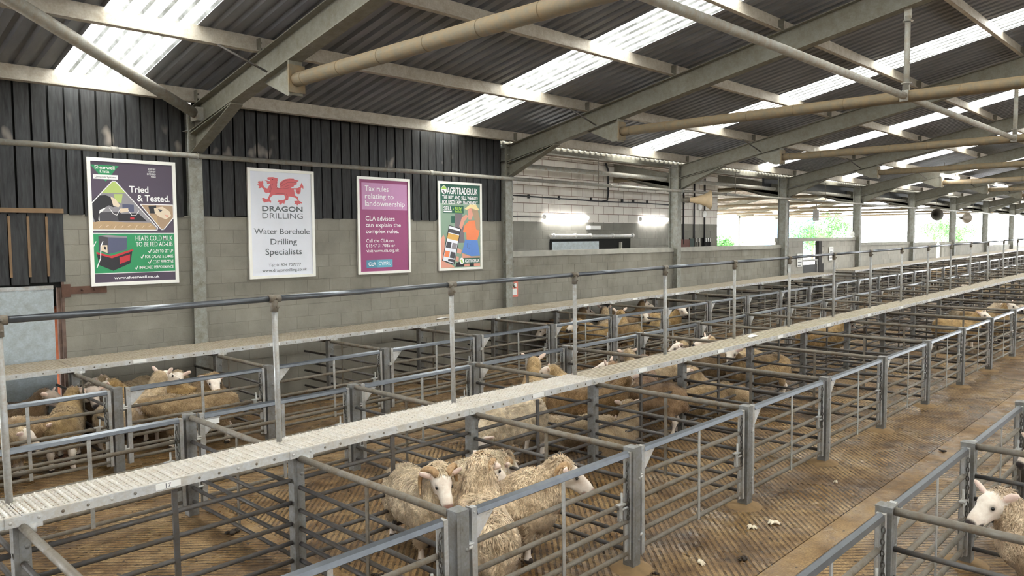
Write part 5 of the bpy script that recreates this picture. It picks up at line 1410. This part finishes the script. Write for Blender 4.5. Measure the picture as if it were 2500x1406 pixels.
# --- white poster with red dragon
p = Poster('white framed poster with a red heraldic dragon above grey text', 6.36, 7.655, 2.185, 4.108)
p.back(PM['paper'])
def dr(x, y): return ((x-160)/(1490-160), (y-125)/2310)       # from zoomed sketch units
D = [(515, 262), (560, 245), (650, 237), (700, 250), (760, 265), (738, 292), (752, 310), (735, 330), (742, 355), (730, 385), (735, 420), (725, 465), (775, 475), (800, 470), (795, 410), (785, 370), (830, 320), (900, 272), (1000, 250), (1100, 247),
     (1115, 265), (1215, 285), (1170, 320), (1165, 375), (1110, 390), (1095, 430), (1050, 440), (1040, 465), (1120, 464), (1190, 455), (1235, 425), (1250, 402), (1224, 398), (1262, 368), (1276, 325), (1318, 420), (1312, 475), (1287, 440), (1258, 452),
     (1250, 545), (1225, 585), (1190, 597), (1150, 570), (1135, 530), (1145, 495), (1100, 490), (1112, 560), (1115, 625), (1180, 655), (1205, 745), (1265, 775), (1280, 810), (1245, 800), (1215, 830), (1195, 815), (1165, 858), (1150, 825), (1098, 820), (1120, 790), (1098, 755), (1150, 750), (1180, 745),
     (1150, 690), (1060, 660), (980, 655), (965, 735), (905, 750), (890, 790), (875, 835), (855, 800), (825, 820), (800, 850), (765, 835), (770, 800), (725, 785), (755, 765), (735, 735), (790, 745), (850, 745), (895, 720), (905, 680), (880, 625),
     (780, 632), (690, 630), (640, 640), (590, 680), (565, 740), (595, 770), (590, 815), (555, 785), (500, 795), (440, 815), (430, 780), (390, 755), (430, 745), (400, 715), (450, 705), (480, 735), (515, 735), (550, 665), (575, 600), (540, 590), (490, 600), (450, 565), (440, 510), (400, 480), (360, 500), (330, 480), (360, 465), (310, 415), (355, 410), (325, 370), (345, 340), (395, 345), (430, 330), (440, 380), (435, 430), (470, 480), (520, 500), (560, 430), (590, 390), (525, 395), (510, 360), (545, 358), (520, 345), (465, 315), (540, 325), (590, 330), (575, 312), (530, 300), (530, 280)]
p.poly([dr(*q) for q in D], PM['dragon'], 'dragon_emblem')
for L_ in ([(600, 400), (585, 500), (560, 570)], [(640, 380), (610, 480), (580, 590)], [(800, 400), (900, 300), (1100, 262)], [(830, 430), (960, 340), (1165, 330)], [(870, 455), (1000, 400), (1100, 395)], [(720, 480), (850, 490), (1000, 460)], [(690, 610), (780, 595), (890, 600)], [(930, 600), (950, 650), (930, 730)], [(1190, 500), (1215, 540), (1190, 565), (1170, 530)], [(740, 470), (700, 420), (720, 330)]):
    p.line([dr(*q) for q in L_], .005, PM['dragonline'])
p.poly([dr(*q) for q in ((620, 278), (650, 285), (645, 298), (625, 296))], PM['blk'])
p.text('DRAGON', .18, .327, .845, .378, PM['ink'], .022); p.text('DRILLING', .18, .396, .845, .448, PM['ink'], -.006)
def serif(txt, u0, v0, u1, v1, mat, b_=.004):
    """roman lettering: plain letters with slab serifs set on the stems"""
    p.text(txt, u0, v0, u1, v1, mat, b_)
    v, f = text_verts(txt, b_); cap, _ = text_verts('H', b_); ch = cap[:, 1].max(); y = p.lay()
    xa, za = p.P(u0, v1); xb, zb = p.P(u1, v0); sx = (xb-xa)/(v[:, 0].max()-v[:, 0].min()); sz = (zb-za)/ch; x00 = v[:, 0].min()
    adv = 0.; b = MB()
    pos = []
    for i, c in enumerate(txt):
        a_ = text_verts(txt[:i+1], b_)[0]; 
        if c == ' ' or not len(a_): continue
        one = text_verts(c, b_)[0]; w1 = one[:, 0].max()-one[:, 0].min(); right = a_[:, 0].max(); pos.append((c, right-w1, right, one[:, 1].max()))
    hh = .028; sw = .05
    for c, l, r_, top in pos:
        st = {'W': [('t', l), ('t', r_)], 'r': [('b', l+.04), ('t', l+.03)], 'B': [('b', l+.03), ('t', l+.03)], 'h': [('b', l+.04), ('b', r_-.04), ('t', l+.03)], 'l': [('b', (l+r_)/2), ('t', l+.02)], 'i': [('b', (l+r_)/2)], 'n': [('b', l+.04), ('b', r_-.04), ('t', l+.03)],
              'D': [('b', l+.03), ('t', l+.03)], 'p': [('d', l+.04), ('t', l+.03)], 'T': [('b', (l+r_)/2)], 'w': [('t', l+.02), ('t', r_-.02)], '1': [('b', (l+r_)/2)], 'k': [('b', l+.04), ('b', r_-.02), ('t', l+.03)], 'd': [('b', r_-.02), ('t', r_-.06)], '7': [], 'u': [('b', r_), ('t', l+.02)]}.get(c, [])
        for kd, x in st:
            zz = {'b': 0, 't': top-hh, 'd': -.20}[kd]
            if kd == 't' and c in 'nruwp': zz = min(top, .56)-hh
            b.add([(xa+(x-sw-x00)*sx, y, za+zz*sz), (xa+(x+sw-x00)*sx, y, za+zz*sz), (xa+(x+sw-x00)*sx, y, za+(zz+hh)*sz), (xa+(x-sw-x00)*sx, y, za+(zz+hh)*sz)], [(0, 1, 2, 3)])
    b.build('lettering', mat, p.t)
serif('Water Borehole', .045, .545, .955, .600, PM['ink']); serif('Drilling', .30, .645, .735, .700, PM['ink']); serif('Specialists', .215, .742, .815, .800, PM['ink'])
serif('Tel: 01824 707777', .26, .888, .795, .915, PM['ink'], 0); serif('www.dragondrilling.co.uk', .155, .938, .895, .965, PM['ink'], .004)
# --- magenta poster
p = Poster('magenta framed poster with a lilac heading panel, third from left on wall', 8.6, 9.885, 2.178, 4.08)
p.back(PM['magenta'])
p.rect(.05, .035, .985, .325, PM['lilac'])
p.text('Tax rules', .115, .065, .595, .125, PM['white'], .008); p.text('relating to', .115, .15, .70, .205, PM['white'], .008); p.text('landownership', .115, .228, .935, .285, PM['white'], .008)
p.text('CLA advisers', .12, .395, .715, .445, PM['white'], .006); p.text('can explain the', .12, .468, .845, .512, PM['white'], .006); p.text('complex rules.', .12, .538, .80, .582, PM['white'], .006)
p.text('Call the CLA on', .125, .645, .68, .682, PM['white'], .004); p.text('01547 317085 or', .125, .70, .715, .735, PM['white'], .004); p.text('visit www.cla.org.uk', .125, .755, .80, .79, PM['white'], .004)
p.rect(.12, .875, .655, .96, PM['teal']); p.rect(.12, .875, .34, .96, flat('print_teal_dark', (86, 150, 178))); p.text('CLA', .16, .897, .315, .937, PM['white'], .02); p.line([(.215, .921), (.27, .917)], .012, PM['white']); p.text('CYMRU', .365, .897, .625, .935, PM['white'], .0)
# --- green machinery poster
p = Poster('green framed poster with a phone and a person in orange top, beside the column', 10.64, 11.912, 2.178, 4.086)
p.back(PM['mist']); p.rect(0, 0, 1, .23, PM['dkgreen'])
p.poly([(.04+.065+.065*math.cos(a), .072+.05*math.sin(a)) for a in np.linspace(0, 6.28, 20)[:-1]], PM['white']); p.poly([(.105+.058*math.cos(a), .066+.038*math.sin(a)) for a in np.linspace(math.pi, 2*math.pi, 10)], PM['lime']); p.poly([(.05, .082), (.10, .075), (.13, .115), (.105, .118), (.09, .092)], PM['blk'])
p.text('AGRITRADER.UK', .175, .035, .95, .115, PM['white'], .02)
p.text('THE BUY AND SELL WEBSITE', .06, .135, .95, .178, PM['white'], .02); p.text('FOR USED FARM MACHINERY', .06, .192, .95, .235, PM['white'], .02)
p.rect(.07, .255, .58, .345, PM['dkgreen']); p.text('SELL', .09, .265, .29, .31, PM['white'], .02); p.rect(.09, .318, .29, .335, PM['white']); p.text('BUY', .36, .268, .55, .312, PM['lime'], .03); p.rect(.36, .32, .55, .335, PM['lime']); p.poly([(.31, .295), (.335, .288), (.335, .305)], PM['lime'])
p.poly([(.36, .35), (.55, .35), (.60, .70), (.36, .70)], flat('print_machine', (122, 112, 118))); p.poly([(.27, .38), (.36, .38), (.36, .46), (.27, .46)], PM['dkgreen'])
# person seen from behind: hat, hair, top, shorts, arm
p.poly([(.47, .50), (.53, .40), (.64, .355), (.70, .375), (.60, .44), (.55, .51), (.52, .54)], PM['skin']); p.poly([(.68, .27), (.80, .27), (.82, .36), (.78, .42), (.70, .42)], PM['skin'])
p.poly([(.56, .56), (.60, .49), (.72, .43), (.88, .425), (.99, .54), (.97, .60), (.92, .675), (.65, .67), (.64, .57), (.58, .58)], PM['orange'])
p.poly([(.78, .29), (.94, .29), (.995, .40), (.995, .55), (.90, .54), (.86, .42)], PM['hair']); p.poly([(.60, .29), (.68, .26), (.74, .235), (.90, .235), (.94, .265), (.99, .30), (.90, .30), (.76, .275), (.66, .30)], PM['hat'])
p.poly([(.61, .66), (.93, .67), (.99, .86), (.77, .865), (.60, .83), (.53, .82)], PM['jean']); p.line([(.78, .68), (.78, .85)], .006, PM['blue']); p.line([(.66, .71), (.74, .72), (.72, .77), (.66, .76)], .006, PM['blue'], True)
p.poly([(.53, .825), (.60, .84), (.77, .87), (.99, .87), (.99, .99), (.55, .99)], PM['skin']); p.poly([(.72, .93), (.83, .93), (.83, .99), (.72, .99)], PM['blk'])
# hand with a phone
p.poly([(.0, .66), (.08, .60), (.11, .64), (.10, .76), (.12, .93), (.30, .97), (.34, .995), (0, .995)], PM['skin']); p.poly([(.42, .76), (.52, .79), (.50, .835), (.40, .82)], PM['skin']); p.poly([(.38, .86), (.45, .87), (.44, .93), (.36, .92)], PM['skin']); p.poly([(.38, .945), (.60, .90), (.58, .99), (.36, .99)], PM['blk'])
def ph(a, c):  # phone space
    x = .215+a*.30-c*.175; return (x, .487+a*.035+c*.415)
p.poly([ph(0, 0), ph(1, .02), ph(1.0, 1.06), ph(0, 1.02)], PM['blk']); p.poly([ph(.05, .02), ph(.95, .04), ph(.95, 1.03), ph(.05, 1.0)], PM['paper'])
p.poly([ph(.05, .09), ph(.95, .1), ph(.95, .2), ph(.05, .2)], PM['dkgrey']); p.poly([ph(.05, .22), ph(.95, .22), ph(.95, .38), ph(.05, .38)], flat('print_amber', (226, 176, 92)))
for a, c, m_ in ((.08, .46, 'dkgrey'), (.54, .46, 'grey'), (.08, .72, 'orange'), (.54, .72, 'dkgrey')): p.poly([ph(a, c), ph(a+.38, c), ph(a+.38, c+.17), ph(a, c+.17)], PM[m_])
p.poly([ph(.45, .93), ph(.95, .92), ph(.95, 1.0), ph(.45, .99)], PM['dkgrey'])
p.rect(.55, .885, .985, .955, PM['dkgreen']); p.poly([(.52+.055*math.cos(a), .92+.04*math.sin(a)) for a in np.linspace(0, 6.28, 18)[:-1]], PM['white']); p.poly([(.49, .91), (.53, .90), (.55, .945), (.52, .95)], PM['lime']); p.text('AGRITRADER.UK', .595, .90, .975, .94, PM['white'], .02)

# the only legible walkway number
v_, f_ = text_verts('17', .01); b = MB(); s_ = .034/(v_[:, 1].max()-v_[:, 1].min()); cx_ = (v_[:, 0].max()+v_[:, 0].min())/2
b.add([((q[0]-cx_)*s_+P*2-P*.54, -.0128, -.043+q[1]*s_) for q in v_], f_); b.build('lettering', M['ink'], wk)
